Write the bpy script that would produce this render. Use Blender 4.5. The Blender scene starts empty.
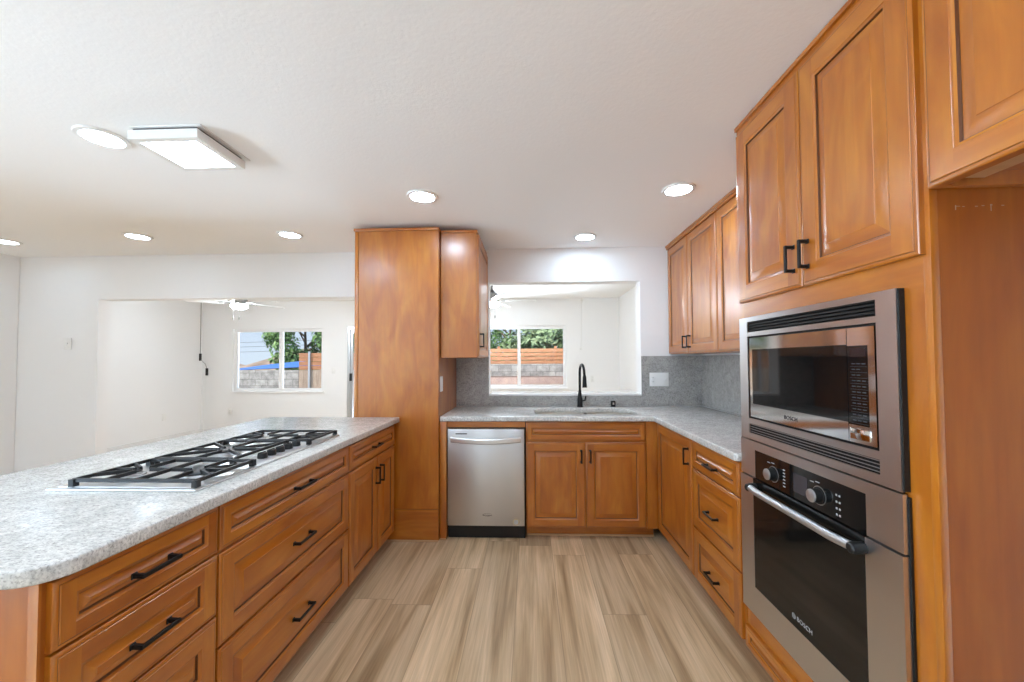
import bpy, bmesh, math, random
from mathutils import Vector, Matrix
random.seed(7)
scene = bpy.context.scene
COL = scene.collection

# ------------------------------------------------------------------ camera
F, YAW, PITCH, ROLL, SX, SY, EYE = 392.754, .0374, .0274, -.0050, 3.4117, 9.0935, 1.3391
cy, sy = math.cos(YAW), math.sin(YAW)
cp, sp = math.cos(PITCH), math.sin(PITCH)
cr, sr = math.cos(ROLL), math.sin(ROLL)
r0 = Vector((cy, sy, 0)); fw = Vector((-sy*cp, cy*cp, sp)); u0 = Vector((sy*sp, -cy*sp, cp))
R_ = cr*r0 + sr*u0; U_ = -sr*r0 + cr*u0
cam_data = bpy.data.cameras.new('camera'); cam = bpy.data.objects.new('camera', cam_data); COL.objects.link(cam)
m = Matrix.Identity(4)
for i in range(3):
    m[i][0] = R_[i]; m[i][1] = U_[i]; m[i][2] = -fw[i]
m[2][3] = EYE
cam.matrix_world = m
cam_data.sensor_fit = 'HORIZONTAL'; cam_data.sensor_width = 36
cam_data.lens = F/1024*36
cam_data.shift_x = -SX/1024; cam_data.shift_y = SY/1024
cam_data.clip_start = .02; cam_data.clip_end = 500
scene.camera = cam

# ------------------------------------------------------------------ sky, sun, exposure
LAMP = 32.0          # radiance of the ceiling lights
w = bpy.data.worlds.new('world'); scene.world = w; w.use_nodes = True
nt = w.node_tree; nt.nodes.clear()
tcw = nt.nodes.new('ShaderNodeTexCoord'); spx = nt.nodes.new('ShaderNodeSeparateXYZ'); nt.links.new(tcw.outputs['Generated'], spx.inputs[0])
sky = nt.nodes.new('ShaderNodeValToRGB'); nt.links.new(spx.outputs[2], sky.inputs[0])
for q, (p, c) in zip(sky.color_ramp.elements, ((0, (.74, .86, 1)), (.55, (.25, .48, .95)))): q.position = p; q.color = (*c, 1)
bg = nt.nodes.new('ShaderNodeBackground'); bg.inputs['Strength'].default_value = .38
wo = nt.nodes.new('ShaderNodeOutputWorld')
nt.links.new(sky.outputs[0], bg.inputs[0]); nt.links.new(bg.outputs[0], wo.inputs[0])
sun_d = bpy.data.lights.new('sun', 'SUN'); sun_d.energy = 2.6; sun_d.angle = math.radians(.6); sun_d.color = (1, .97, .92)
sun = bpy.data.objects.new('sun', sun_d); COL.objects.link(sun)
sun.rotation_euler = Vector((.45, .45, -.77)).to_track_quat('-Z', 'Y').to_euler()
sun.location = (0, -10, 12)
def daylight(name, loc, size, direction, power, col):  # area lamp standing in for daylight
    d = bpy.data.lights.new(name, 'AREA'); d.shape = 'RECTANGLE'; d.size, d.size_y = size; d.energy = power; d.color = col
    o = bpy.data.objects.new(name, d); COL.objects.link(o); o.location = loc
    o.rotation_euler = Vector(direction).to_track_quat('-Z', 'Y').to_euler()
DAY = (.76, .97, 1.20)
# added fill lamps standing in for daylight through an invented, unseen dining door
daylight('daylight_fill_patio', (-7.0, -1.2, -.10), (3.4, 3.6), (0, 0, 1), 560, DAY)
daylight('daylight_fill_door', (-5.30, -1.25, 1.05), (3.3, 1.9), (1, 0, 0), 75, DAY)
daylight('daylight_fill_yard', (-1.6, 8.9, -.10), (4.5, 2.6), (0, 0, 1), 300, (.86, .98, 1.12))  # added area lamp for light off the yard at the far windows
vs = scene.view_settings
vs.view_transform = 'Standard'; vs.look = 'None'; vs.gamma = 1; vs.use_curve_mapping = False
vs.exposure = 1.46
scene.cycles.max_bounces = 12; scene.cycles.diffuse_bounces = 10; scene.cycles.glossy_bounces = 5
scene.cycles.transparent_max_bounces = 12
scene.cycles.use_denoising = True
scene.cycles.sample_clamp_indirect = 8

# ------------------------------------------------------------------ fitted dimensions (metres)
Xd, Xc, Xt, Xo, Xu, Xw = .934, .9115, .951, .931, 1.267, 1.576
Pd, Pc = -1.006, -.983
Ds, Dc, Dw, Db = 2.977, 2.958, 3.657, 2.94
BL, BR = -1.336, -.690
Zc, Zt = 2.3915, 2.357
TOE, CT = .09, .921
FY, FZ, FL = 7.2, 2.48, -6.2       # far room: far wall, ceiling, left wall
DWL = 3.69                         # dining face of the back wall

# ------------------------------------------------------------------ materials
def new_mat(name):
    mt = bpy.data.materials.new(name); mt.use_nodes = True
    n = mt.node_tree; b = n.nodes['Principled BSDF']
    return mt, n, b
def simple(name, col, rough=.5, metal=0, **kw):
    mt, n, b = new_mat(name)
    b.inputs['Base Color'].default_value = (*col, 1); b.inputs['Roughness'].default_value = rough
    b.inputs['Metallic'].default_value = metal
    for k, v in kw.items():
        b.inputs[k.replace('_', ' ')].default_value = v
    return mt
def N(n, t, **kw):
    x = n.nodes.new(t)
    for k, v in kw.items(): setattr(x, k, v)
    return x
def ramp(n, stops):
    x = n.nodes.new('ShaderNodeValToRGB'); e = x.color_ramp.elements
    while len(e) < len(stops): e.new(.5)
    for q, (p, c) in zip(e, stops): q.position = p; q.color = (*c, 1)
    return x
def mixc(n, fac, a, b, mode='MIX'):
    x = n.nodes.new('ShaderNodeMix'); x.data_type = 'RGBA'; x.blend_type = mode
    L = n.links
    for k, v in ((0, fac), (6, a), (7, b)):
        if isinstance(v, (int, float)): x.inputs[k].default_value = v
        elif isinstance(v, tuple): x.inputs[k].default_value = (*v, 1)
        else: L.new(v, x.inputs[k])
    return x.outputs[2]

def wood_mat(name, dark, mid, light, rough=.38, coat=1.0):
    mt, n, b = new_mat(name); L = n.links
    uv = N(n, 'ShaderNodeUVMap', uv_map='grain')
    mp = N(n, 'ShaderNodeMapping'); mp.inputs['Scale'].default_value = (3.2, 42, 1); L.new(uv.outputs[0], mp.inputs[0])
    n1 = N(n, 'ShaderNodeTexNoise'); n1.inputs['Scale'].default_value = 1; n1.inputs['Detail'].default_value = 6; n1.inputs['Distortion'].default_value = .6
    L.new(mp.outputs[0], n1.inputs['Vector'])
    mp2 = N(n, 'ShaderNodeMapping'); mp2.inputs['Scale'].default_value = (2.2, 7, 1); L.new(uv.outputs[0], mp2.inputs[0])
    n2 = N(n, 'ShaderNodeTexNoise'); n2.inputs['Scale'].default_value = 1; n2.inputs['Detail'].default_value = 4; n2.inputs['Distortion'].default_value = 1.1
    L.new(mp2.outputs[0], n2.inputs['Vector'])
    c1 = ramp(n, [(.28, dark), (.5, mid), (.75, light)]); L.new(n2.outputs[0], c1.inputs[0])
    c2 = ramp(n, [(.3, (.86, .84, .82)), (.7, (1.07, 1.07, 1.07))]); L.new(n1.outputs[0], c2.inputs[0])
    col = mixc(n, .75, c1.outputs[0], c2.outputs[0], 'MULTIPLY')
    L.new(col, b.inputs['Base Color'])
    b.inputs['Roughness'].default_value = rough; b.inputs['Coat Weight'].default_value = coat; b.inputs['Coat Roughness'].default_value = .27; b.inputs['Coat IOR'].default_value = 1.62; b.inputs['Specular IOR Level'].default_value = .3
    bp = N(n, 'ShaderNodeBump'); bp.inputs['Strength'].default_value = .04; bp.inputs['Distance'].default_value = .002
    L.new(n1.outputs[0], bp.inputs['Height']); L.new(bp.outputs[0], b.inputs['Normal'])
    return mt
M = {}
M['wood'] = wood_mat('honey_maple', (.345, .086, .0035), (.435, .130, .006), (.53, .190, .014))
M['shaded_veneer'] = wood_mat('shaded_maple_veneer', (.30, .072, .004), (.345, .090, .005), (.39, .115, .009), .45, .25)  # duller veneer, base darkened for the shade on alcove and end panels
M['glaze'] = simple('dark_glaze', (.11, .034, .007), .4)
M['wood_raw'] = wood_mat('raw_maple', (.5, .3, .15), (.55, .35, .19), (.6, .4, .23), .5, 0)
M['black_metal'] = simple('black_pull', (.012, .011, .011), .38, .6)
M['white_wall'] = None

def wall_mat(name, col, bump=.12, scale=160):
    mt, n, b = new_mat(name); L = n.links
    tc = N(n, 'ShaderNodeTexCoord')
    nz = N(n, 'ShaderNodeTexNoise'); nz.inputs['Scale'].default_value = scale; nz.inputs['Detail'].default_value = 3
    L.new(tc.outputs['Object'], nz.inputs['Vector'])
    bp = N(n, 'ShaderNodeBump'); bp.inputs['Strength'].default_value = bump; bp.inputs['Distance'].default_value = .003
    L.new(nz.outputs[0], bp.inputs['Height']); L.new(bp.outputs[0], b.inputs['Normal'])
    b.inputs['Base Color'].default_value = (*col, 1); b.inputs['Roughness'].default_value = .75
    return mt
M['wall'] = wall_mat('white_wall_paint', (.85, .85, .845))
M['ceil'] = wall_mat('textured_ceiling_paint', (.91, .91, .905), .3, 70)
M['trimw'] = simple('white_gloss_trim', (.84, .84, .83), .22)
M['white_plastic'] = simple('white_plastic', (.82, .82, .8), .35)
M['vinyl'] = simple('white_vinyl', (.85, .85, .85), .3)
M['alu'] = simple('brushed_aluminium', (.55, .56, .57), .35, .9)

def steel_mat():
    mt, n, b = new_mat('stainless_steel'); L = n.links
    tc = N(n, 'ShaderNodeTexCoord'); mp = N(n, 'ShaderNodeMapping'); mp.inputs['Scale'].default_value = (3, 3, 700)
    L.new(tc.outputs['Object'], mp.inputs[0])
    nz = N(n, 'ShaderNodeTexNoise'); nz.inputs['Scale'].default_value = 1; nz.inputs['Detail'].default_value = 2
    L.new(mp.outputs[0], nz.inputs['Vector'])
    rr = N(n, 'ShaderNodeMapRange'); rr.inputs[3].default_value = .28; rr.inputs[4].default_value = .33
    L.new(nz.outputs[0], rr.inputs[0]); L.new(rr.outputs[0], b.inputs['Roughness'])
    b.inputs['Base Color'].default_value = (.62, .625, .635, 1); b.inputs['Metallic'].default_value = 1
    b.inputs['Anisotropic'].default_value = .75; b.inputs['Anisotropic Rotation'].default_value = .25
    tg = N(n, 'ShaderNodeTangent', direction_type='RADIAL', axis='Z'); L.new(tg.outputs[0], b.inputs['Tangent'])
    return mt
M['steel'] = steel_mat()
M['steel_deck'] = simple('satin_steel', (.82, .83, .84), .36, 1)
M['mirror_steel'] = simple('polished_bronze_steel', (.70, .67, .64), .08, 1)
M['black_glass'] = simple('black_glass', (.006, .006, .006), .04, 0, Specular_IOR_Level=.6)
M['oven_glass'] = simple('smoked_oven_glass', (.008, .007, .006), .07, 0, Specular_IOR_Level=.28)
M['black_plastic'] = simple('black_plastic', (.004, .004, .004), .5)
M['iron'] = simple('cast_iron_enamel', (.009, .009, .0095), .5)
M['burner_alu'] = simple('burner_aluminium', (.5, .5, .5), .4, .9)
M['grey_print'] = simple('grey_print', (.42, .42, .42), .5)
M['dim_print'] = simple('dim_key_print', (.05, .055, .065), .5)
M['scuff'] = simple('pale_scuff', (.40, .27, .17), .7)
M['display'] = simple('dark_display', (.045, .04, .045), .25)
M['red_display'] = simple('dim_red_display', (.022, .010, .010), .2)
M['porcelain'] = simple('bisque_sink', (.66, .62, .55), .2)
M['sticker'] = simple('round_energy_sticker', (.50, .40, .24), .6)

def stone_mat(name, gain=1.0):
    mt, n, b = new_mat(name); L = n.links
    tc = N(n, 'ShaderNodeTexCoord')
    def noise(scale, det, dist=0, st=(1, 1, 1)):
        mp = N(n, 'ShaderNodeMapping'); mp.inputs['Scale'].default_value = st; mp.inputs['Rotation'].default_value = (0, 0, .5)
        L.new(tc.outputs['Object'], mp.inputs[0])
        x = N(n, 'ShaderNodeTexNoise'); x.inputs['Scale'].default_value = scale; x.inputs['Detail'].default_value = det; x.inputs['Distortion'].default_value = dist
        L.new(mp.outputs[0], x.inputs['Vector']); return x.outputs[0]
    a = noise(95, 4, .6, (1, 1.9, 1.0)); c = noise(210, 3); d = noise(16, 4, 1.0)
    g = gain
    base = ramp(n, [(.30, (.40*g, .40*g, .395*g)), (.42, (.58*g, .585*g, .58*g)), (.54, (.68*g, .685*g, .675*g)), (.70, (.78*g, .785*g, .775*g))]); L.new(a, base.inputs[0])
    sp_ = ramp(n, [(.33, (.55, .54, .53)), (.46, (1, 1, 1))]); L.new(c, sp_.inputs[0])
    cl = ramp(n, [(.35, (.87, .855, .83)), (.65, (1.08, 1.06, 1.025))]); L.new(d, cl.inputs[0])
    c1 = mixc(n, .8, base.outputs[0], sp_.outputs[0], 'MULTIPLY'); c2 = mixc(n, 1.0, c1, cl.outputs[0], 'MULTIPLY')
    L.new(c2, b.inputs['Base Color']); b.inputs['Roughness'].default_value = .2
    return mt
M['stone'] = stone_mat('pale_grey_quartz', .98)
M['shaded_splash'] = stone_mat('shaded_stone_splash', .62)  # countertop stone again, its colour lowered for the shading on the backsplash

def floor_mat():
    mt, n, b = new_mat('oak_vinyl_plank'); L = n.links
    tc = N(n, 'ShaderNodeTexCoord'); sx = N(n, 'ShaderNodeSeparateXYZ'); L.new(tc.outputs['Object'], sx.inputs[0])
    def math_(op, a, c=None, d=None):
        x = N(n, 'ShaderNodeMath', operation=op)
        for i, v in enumerate((a, c, d)):
            if v is None: continue
            if isinstance(v, (int, float)): x.inputs[i].default_value = v
            else: L.new(v, x.inputs[i])
        return x.outputs[0]
    W, LEN = .23, 1.5
    xs = math_('DIVIDE', math_('SUBTRACT', sx.outputs[0], .374), W)
    ix = math_('FLOOR', xs); fx = math_('FRACT', xs)
    wn = N(n, 'ShaderNodeTexWhiteNoise', noise_dimensions='1D'); L.new(ix, wn.inputs['W'])
    ys = math_('ADD', math_('DIVIDE', sx.outputs[1], LEN), wn.outputs[0])
    iy = math_('FLOOR', ys); fy = math_('FRACT', ys)
    cid = N(n, 'ShaderNodeCombineXYZ'); L.new(ix, cid.inputs[0]); L.new(iy, cid.inputs[1])
    w2 = N(n, 'ShaderNodeTexWhiteNoise', noise_dimensions='3D'); L.new(cid.outputs[0], w2.inputs['Vector'])
    off = N(n, 'ShaderNodeCombineXYZ'); L.new(math_('MULTIPLY', w2.outputs[0], 37), off.inputs[2])
    def grain(sxx, syy, det, dist):
        mp = N(n, 'ShaderNodeMapping'); mp.inputs['Scale'].default_value = (sxx, syy, 0); L.new(tc.outputs['Object'], mp.inputs[0])
        ad = N(n, 'ShaderNodeVectorMath', operation='ADD'); L.new(mp.outputs[0], ad.inputs[0]); L.new(off.outputs[0], ad.inputs[1])
        x = N(n, 'ShaderNodeTexNoise'); x.inputs['Scale'].default_value = 1; x.inputs['Detail'].default_value = det; x.inputs['Distortion'].default_value = dist
        L.new(ad.outputs[0], x.inputs['Vector']); return x.outputs[0]
    g1 = grain(13, .75, 7, .9); g2 = grain(120, 3.0, 5, .5)
    c1 = ramp(n, [(.25, (.29, .180, .088)), (.42, (.50, .350, .200)), (.58, (.65, .480, .300)), (.78, (.74, .57, .385))]); L.new(g1, c1.inputs[0])
    c2 = ramp(n, [(.32, (.80, .79, .78)), (.62, (1.06, 1.06, 1.06))]); L.new(g2, c2.inputs[0])
    c3 = ramp(n, [(0, (.74, .73, .71)), (1, (1.16, 1.16, 1.16))]); L.new(w2.outputs[0], c3.inputs[0])
    col = mixc(n, .8, c1.outputs[0], c2.outputs[0], 'MULTIPLY'); col = mixc(n, 1, col, c3.outputs[0], 'MULTIPLY')
    sx_ = math_('MINIMUM', fx, math_('SUBTRACT', 1, fx)); sy_ = math_('MINIMUM', fy, math_('SUBTRACT', 1, fy))
    seam = math_('MINIMUM', math_('MULTIPLY', sx_, W), math_('MULTIPLY', sy_, LEN))
    sm = N(n, 'ShaderNodeMapRange'); sm.inputs[2].default_value = .0025; L.new(seam, sm.inputs[0])
    cs = ramp(n, [(0, (.52, .5, .48)), (1, (1, 1, 1))]); L.new(sm.outputs[0], cs.inputs[0])
    col = mixc(n, 1, col, cs.outputs[0], 'MULTIPLY')
    L.new(col, b.inputs['Base Color']); b.inputs['Roughness'].default_value = .42
    bp = N(n, 'ShaderNodeBump'); bp.inputs['Strength'].default_value = .08; bp.inputs['Distance'].default_value = .002
    L.new(g2, bp.inputs['Height']); L.new(bp.outputs[0], b.inputs['Normal'])
    return mt
M['floor'] = floor_mat()

def emit(name, col, s):
    mt = bpy.data.materials.new(name); mt.use_nodes = True; n = mt.node_tree; n.nodes.clear()
    e = n.nodes.new('ShaderNodeEmission'); e.inputs[0].default_value = (*col, 1); e.inputs[1].default_value = s
    o = n.nodes.new('ShaderNodeOutputMaterial'); n.links.new(e.outputs[0], o.inputs[0]); return mt
M['lamp'] = emit('led_lens', (.78, .975, 1.19), LAMP)
M['lamp_dim'] = emit('led_lens_dimmed', (.78, .975, 1.19), LAMP*.31)
M['panel_lamp'] = emit('led_panel_diffuser', (.78, .975, 1.19), LAMP*.42)
M['fan_lamp'] = emit('fan_light_dome', (.86, .975, 1.09), LAMP*2.2)

def glass_mat():
    mt = bpy.data.materials.new('window_glass'); mt.use_nodes = True; n = mt.node_tree; n.nodes.clear(); L = n.links
    t = n.nodes.new('ShaderNodeBsdfTransparent'); t.inputs[0].default_value = (.96, .97, .97, 1)
    g = n.nodes.new('ShaderNodeBsdfGlossy'); g.inputs['Roughness'].default_value = .02
    fr = n.nodes.new('ShaderNodeFresnel'); fr.inputs[0].default_value = 1.3
    mx = n.nodes.new('ShaderNodeMixShader'); o = n.nodes.new('ShaderNodeOutputMaterial')
    L.new(fr.outputs[0], mx.inputs[0]); L.new(t.outputs[0], mx.inputs[1]); L.new(g.outputs[0], mx.inputs[2]); L.new(mx.outputs[0], o.inputs[0])
    return mt
M['glass'] = glass_mat()

def noise_mat(name, c0, c1, scale, rough=.8, lo=.35, hi=.65, st=(1, 1, 1)):
    mt, n, b = new_mat(name); L = n.links
    tc = N(n, 'ShaderNodeTexCoord'); mp = N(n, 'ShaderNodeMapping'); mp.inputs['Scale'].default_value = st
    L.new(tc.outputs['Object'], mp.inputs[0])
    x = N(n, 'ShaderNodeTexNoise'); x.inputs['Scale'].default_value = scale; x.inputs['Detail'].default_value = 5
    L.new(mp.outputs[0], x.inputs['Vector'])
    rp = ramp(n, [(lo, c0), (hi, c1)]); L.new(x.outputs[0], rp.inputs[0]); L.new(rp.outputs[0], b.inputs['Base Color'])
    b.inputs['Roughness'].default_value = rough; return mt
def block_mat():
    mt, n, b = new_mat('concrete_block'); L = n.links
    tc = N(n, 'ShaderNodeTexCoord'); mp = N(n, 'ShaderNodeMapping'); mp.inputs['Rotation'].default_value = (math.pi/2, 0, 0)
    L.new(tc.outputs['Object'], mp.inputs[0])
    br = N(n, 'ShaderNodeTexBrick'); br.inputs['Scale'].default_value = 1
    br.inputs['Brick Width'].default_value = .4; br.inputs['Row Height'].default_value = .2; br.inputs['Mortar Size'].default_value = .012
    br.inputs['Color1'].default_value = (.42, .39, .35, 1); br.inputs['Color2'].default_value = (.30, .275, .25, 1); br.inputs['Mortar'].default_value = (.24, .22, .20, 1)
    L.new(mp.outputs[0], br.inputs['Vector'])
    x = N(n, 'ShaderNodeTexNoise'); x.inputs['Scale'].default_value = 6; x.inputs['Detail'].default_value = 5; L.new(tc.outputs['Object'], x.inputs['Vector'])
    rp = ramp(n, [(.35, (.7, .7, .7)), (.65, (1.2, 1.2, 1.2))]); L.new(x.outputs[0], rp.inputs[0])
    L.new(mixc(n, 1, br.outputs[0], rp.outputs[0], 'MULTIPLY'), b.inputs['Base Color']); b.inputs['Roughness'].default_value = .9
    return mt
M['block'] = block_mat()
M['fence'] = noise_mat('cedar_fence', (.30, .12, .05), (.42, .19, .085), 3, .7, st=(1, 1, 9))
M['fence_dull'] = noise_mat('tan_fence', (.30, .21, .15), (.40, .30, .22), 3, .8, st=(6, 1, 1))  # duller tan for the lower boards
M['soil'] = noise_mat('dry_soil', (.15, .09, .07), (.22, .14, .105), 5)
M['patio'] = noise_mat('bounce_concrete', (.66, .65, .63), (.76, .75, .73), 4)  # ground out of view, whitened to bounce light indoors
M['yard'] = noise_mat('dry_yard', (.13, .115, .09), (.20, .18, .14), 3)
M['hill'] = noise_mat('dry_hill', (.20, .14, .09), (.42, .29, .20), 1.2)
M['leaf'] = noise_mat('green_leaf', (.06, .15, .03), (.19, .33, .08), 2.2, .55)
M['leaf2'] = noise_mat('grey_green_leaf', (.08, .14, .05), (.28, .35, .17), 2.2, .6)
M['bark'] = simple('bark', (.14, .09, .06), .9)
M['tarp'] = simple('blue_tarp', (.06, .17, .48), .5)
M['wire'] = simple('dark_wire', (.03, .03, .03), .6)
M['grey_cord'] = simple('grey_cord', (.30, .30, .29), .6)
M['fan_metal'] = simple('brushed_nickel', (.25, .24, .23), .35, .9)
M['fan_blade'] = simple('white_fan_blade', (.80, .80, .79), .4)

# ------------------------------------------------------------------ mesh builder
class MB:
    def __init__(s):
        s.v, s.f, s.mi, s.uvs = [], [], [], []; s.off = (0, 0)
    def newoff(s): s.off = (random.uniform(0, 60), random.uniform(0, 60))
    def face(s, pts, mi=0, g=0, smooth=False):
        b = len(s.v); s.v += [tuple(p) for p in pts]; s.f.append(tuple(range(b, b+len(pts)))); s.mi.append(mi)
        P = [Vector(p) for p in pts]; nn = Vector((0, 0, 0))
        for i in range(len(P)): nn += P[i].cross(P[(i+1) % len(P)])
        a = [abs(q) for q in nn]; ax = a.index(max(a))
        uv = []
        for p in P:
            if ax == 0: h, vv = p.y, p.z
            elif ax == 1: h, vv = p.x, p.z
            else: h, vv = p.x, p.y
            al, ac = (h, vv) if g else (vv, h)
            uv.append((al+s.off[0], ac+s.off[1]))
        s.uvs.append(uv)
    def box(s, x0, x1, y0, y1, z0, z1, mi=0, g=0, off=True):
        if off: s.newoff()
        x0, x1 = min(x0, x1), max(x0, x1); y0, y1 = min(y0, y1), max(y0, y1); z0, z1 = min(z0, z1), max(z0, z1)
        p = lambda i, j, k: ((x0, x1)[i], (y0, y1)[j], (z0, z1)[k])
        for q in (((0,0,0),(0,1,0),(1,1,0),(1,0,0)), ((0,0,1),(1,0,1),(1,1,1),(0,1,1)), ((0,0,0),(1,0,0),(1,0,1),(0,0,1)),
                  ((0,1,0),(0,1,1),(1,1,1),(1,1,0)), ((0,0,0),(0,0,1),(0,1,1),(0,1,0)), ((1,0,0),(1,1,0),(1,1,1),(1,0,1))):
            s.face([p(*c) for c in q], mi, g)
        return s
    def tube(s, pts, rad, seg=10, mi=0, caps=True):
        P = [Vector(p) for p in pts]; rads = rad if isinstance(rad, (list, tuple)) else [rad]*len(P)
        rings = []; prev = None
        for i, p in enumerate(P):
            d = (P[min(i+1, len(P)-1)] - P[max(i-1, 0)]).normalized()
            if prev is None:
                a = Vector((0, 0, 1)) if abs(d.z) < .9 else Vector((1, 0, 0)); n1 = d.cross(a).normalized()
            else:
                n1 = (prev - d*prev.dot(d)).normalized()
            prev = n1; n2 = d.cross(n1)
            rings.append([p + (n1*math.cos(t) + n2*math.sin(t))*rads[i] for t in [2*math.pi*k/seg for k in range(seg)]])
        for a, b in zip(rings, rings[1:]):
            for k in range(seg): s.face([a[k], a[(k+1) % seg], b[(k+1) % seg], b[k]], mi)
        if caps:
            s.face(list(reversed(rings[0])), mi); s.face(rings[-1], mi)
        return s
    def lathe(s, c, prof, seg=28, mi=0, axis='Z'):
        c = Vector(c); rings = []
        for r, h in prof:
            ring = []
            for k in range(seg):
                t = 2*math.pi*k/seg; a, b = r*math.cos(t), r*math.sin(t)
                ring.append(c + (Vector((a, b, h)) if axis == 'Z' else Vector((-h, a, b)) if axis == '-X' else Vector((a, -h, b))))
            rings.append(ring)
        for a, b in zip(rings, rings[1:]):
            for k in range(seg): s.face([a[k], a[(k+1) % seg], b[(k+1) % seg], b[k]], mi)
        if prof[0][0] > 1e-6: s.face(list(reversed(rings[0])), mi)
        if prof[-1][0] > 1e-6: s.face(rings[-1], mi)
        return s
    def prism(s, poly, z0, z1, mi=0):
        b = [(x, y, z0) for x, y in poly]; t = [(x, y, z1) for x, y in poly]
        s.face(list(reversed(b)), mi); s.face(t, mi)
        for i in range(len(poly)):
            j = (i+1) % len(poly); s.face([b[i], b[j], t[j], t[i]], mi)
        return s

LOC = {}
def tag(o, label=None, cat=None, group=None, kind=None):
    for k, v in (('label', label), ('category', cat), ('group', group), ('kind', kind)):
        if v: o[k] = v
    return o
def thing(name, label, cat, loc, group=None):
    o = bpy.data.objects.new(name, None); COL.objects.link(o); o.location = loc; o.empty_display_size = .1
    LOC[o.name] = Vector(loc); return tag(o, label, cat, group)
def build(mb, name, mats, parent=None, loc=None, bevel=0, smooth=False, seg=2, weld=True):
    """one mesh object; vertices were given in world metres"""
    if not isinstance(mats, (list, tuple)): mats = [mats]
    base = LOC[parent.name] if parent else Vector(loc or (0, 0, 0))
    me = bpy.data.meshes.new(name)
    me.from_pydata([tuple(Vector(v)-base) for v in mb.v], [], mb.f)
    for mt in mats: me.materials.append(mt)
    uvl = me.uv_layers.new(name='grain')
    for p, mi, uv in zip(me.polygons, mb.mi, mb.uvs):
        p.material_index = mi
        for li, c in zip(p.loop_indices, uv): uvl.data[li].uv = c
    bm = bmesh.new(); bm.from_mesh(me)
    if weld: bmesh.ops.remove_doubles(bm, verts=bm.verts, dist=1e-5)
    bmesh.ops.recalc_face_normals(bm, faces=bm.faces)
    if bevel:
        es = [e for e in bm.edges if len(e.link_faces) == 2 and e.calc_face_angle(0) > .6]
        bmesh.ops.bevel(bm, geom=es, offset=bevel, segments=seg, profile=.5, affect='EDGES', clamp_overlap=True)
    bm.to_mesh(me); bm.free()
    o = bpy.data.objects.new(name, me); COL.objects.link(o)
    if parent: o.parent = parent
    else: o.location = base
    LOC[o.name] = base
    if smooth or bevel:
        for p in me.polygons: p.use_smooth = not bevel or max(abs(c) for c in p.normal) < .9995
        try:
            me.set_sharp_from_angle(angle=math.radians(35))
        except Exception: pass
    return o
def struct(mb, name, mats, **kw):
    return tag(build(mb, name, mats, **kw), kind='structure')
def copy_tree(o, parent=None):
    c = o.copy(); COL.objects.link(c)
    if parent: c.parent = parent
    for ch in list(o.children): copy_tree(ch, c)
    return c
def text_mesh(txt, size, name, mat, parent, origin, right, up, depth=.0006, align='CENTER', spacing=1.0):
    cu = bpy.data.curves.new(name, 'FONT'); cu.body = txt; cu.size = size; cu.extrude = depth; cu.align_x = align; cu.align_y = 'CENTER'; cu.space_character = spacing
    tmp = bpy.data.objects.new(name+'_tmp', cu); COL.objects.link(tmp)
    dg = bpy.context.evaluated_depsgraph_get(); dg.update()
    me = bpy.data.meshes.new_from_object(tmp.evaluated_get(dg))
    bpy.data.objects.remove(tmp); bpy.data.curves.remove(cu)
    r, u = Vector(right), Vector(up); n = r.cross(u)
    mt = Matrix((r, u, n)).transposed().to_4x4(); mt.translation = Vector(origin)-LOC[parent.name]
    me.transform(mt); me.materials.clear(); me.materials.append(mat)
    me.name = name; o = bpy.data.objects.new(name, me); COL.objects.link(o); o.parent = parent; LOC[o.name] = LOC[parent.name]
    return o

# raised-panel front.  O lower corner, U width direction, V up, Nn outward
def panel_mb(O, U, w, h, Nn, horiz=False, frame=.058, th=.019):
    O, U, Nn = Vector(O), Vector(U), Vector(Nn); V = Vector((0, 0, 1)); mb = MB()
    P = lambda a, b, n: O + U*a + V*b + Nn*n
    def ring(i0, n0, i1, n1, mi=0):
        mb.newoff()
        q0 = [(i0, i0), (w-i0, i0), (w-i0, h-i0), (i0, h-i0)]; q1 = [(i1, i1), (w-i1, i1), (w-i1, h-i1), (i1, h-i1)]
        for k in range(4):
            j = (k+1) % 4
            mb.face([P(*q0[k], n0), P(*q0[j], n0), P(*q1[j], n1), P(*q1[k], n1)], mi, g=1 if k in (0, 2) else 0)
    f = min(frame, h*.28)
    mb.face([P(0, 0, 0), P(0, h, 0), P(w, h, 0), P(w, 0, 0)], 0)
    ring(0, 0, 0, th-.006); ring(0, th-.006, .003, th-.003); ring(.003, th-.003, .009, th-.0015); ring(.009, th-.0015, .0105, th-.002, 1); ring(.0105, th-.002, .012, th)
    e = .012
    for (a0, a1, b0, b1, g) in ((e, f, e, h-e, 0), (w-f, w-e, e, h-e, 0), (f, w-f, e, f, 1), (f, w-f, h-f, h-e, 1)):
        mb.newoff(); mb.face([P(a0, b0, th), P(a1, b0, th), P(a1, b1, th), P(a0, b1, th)], 0, g)
    ring(f, th, f+.003, th-.003); ring(f+.003, th-.003, f+.009, th-.005); ring(f+.009, th-.005, f+.011, th-.0105, 1); ring(f+.011, th-.0105, f+.013, th-.0105, 1)
    bw = min(.032, (h-2*f)*.22)
    ring(f+.013, th-.0105, f+.013+bw, th-.002); ring(f+.013+bw, th-.002, f+.0145+bw, th-.0005, 0)
    i = f+.0145+bw; mb.newoff()
    mb.face([P(i, i, th-.0005), P(w-i, i, th-.0005), P(w-i, h-i, th-.0005), P(i, h-i, th-.0005)], 0, 1 if horiz else 0)
    return mb
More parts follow.
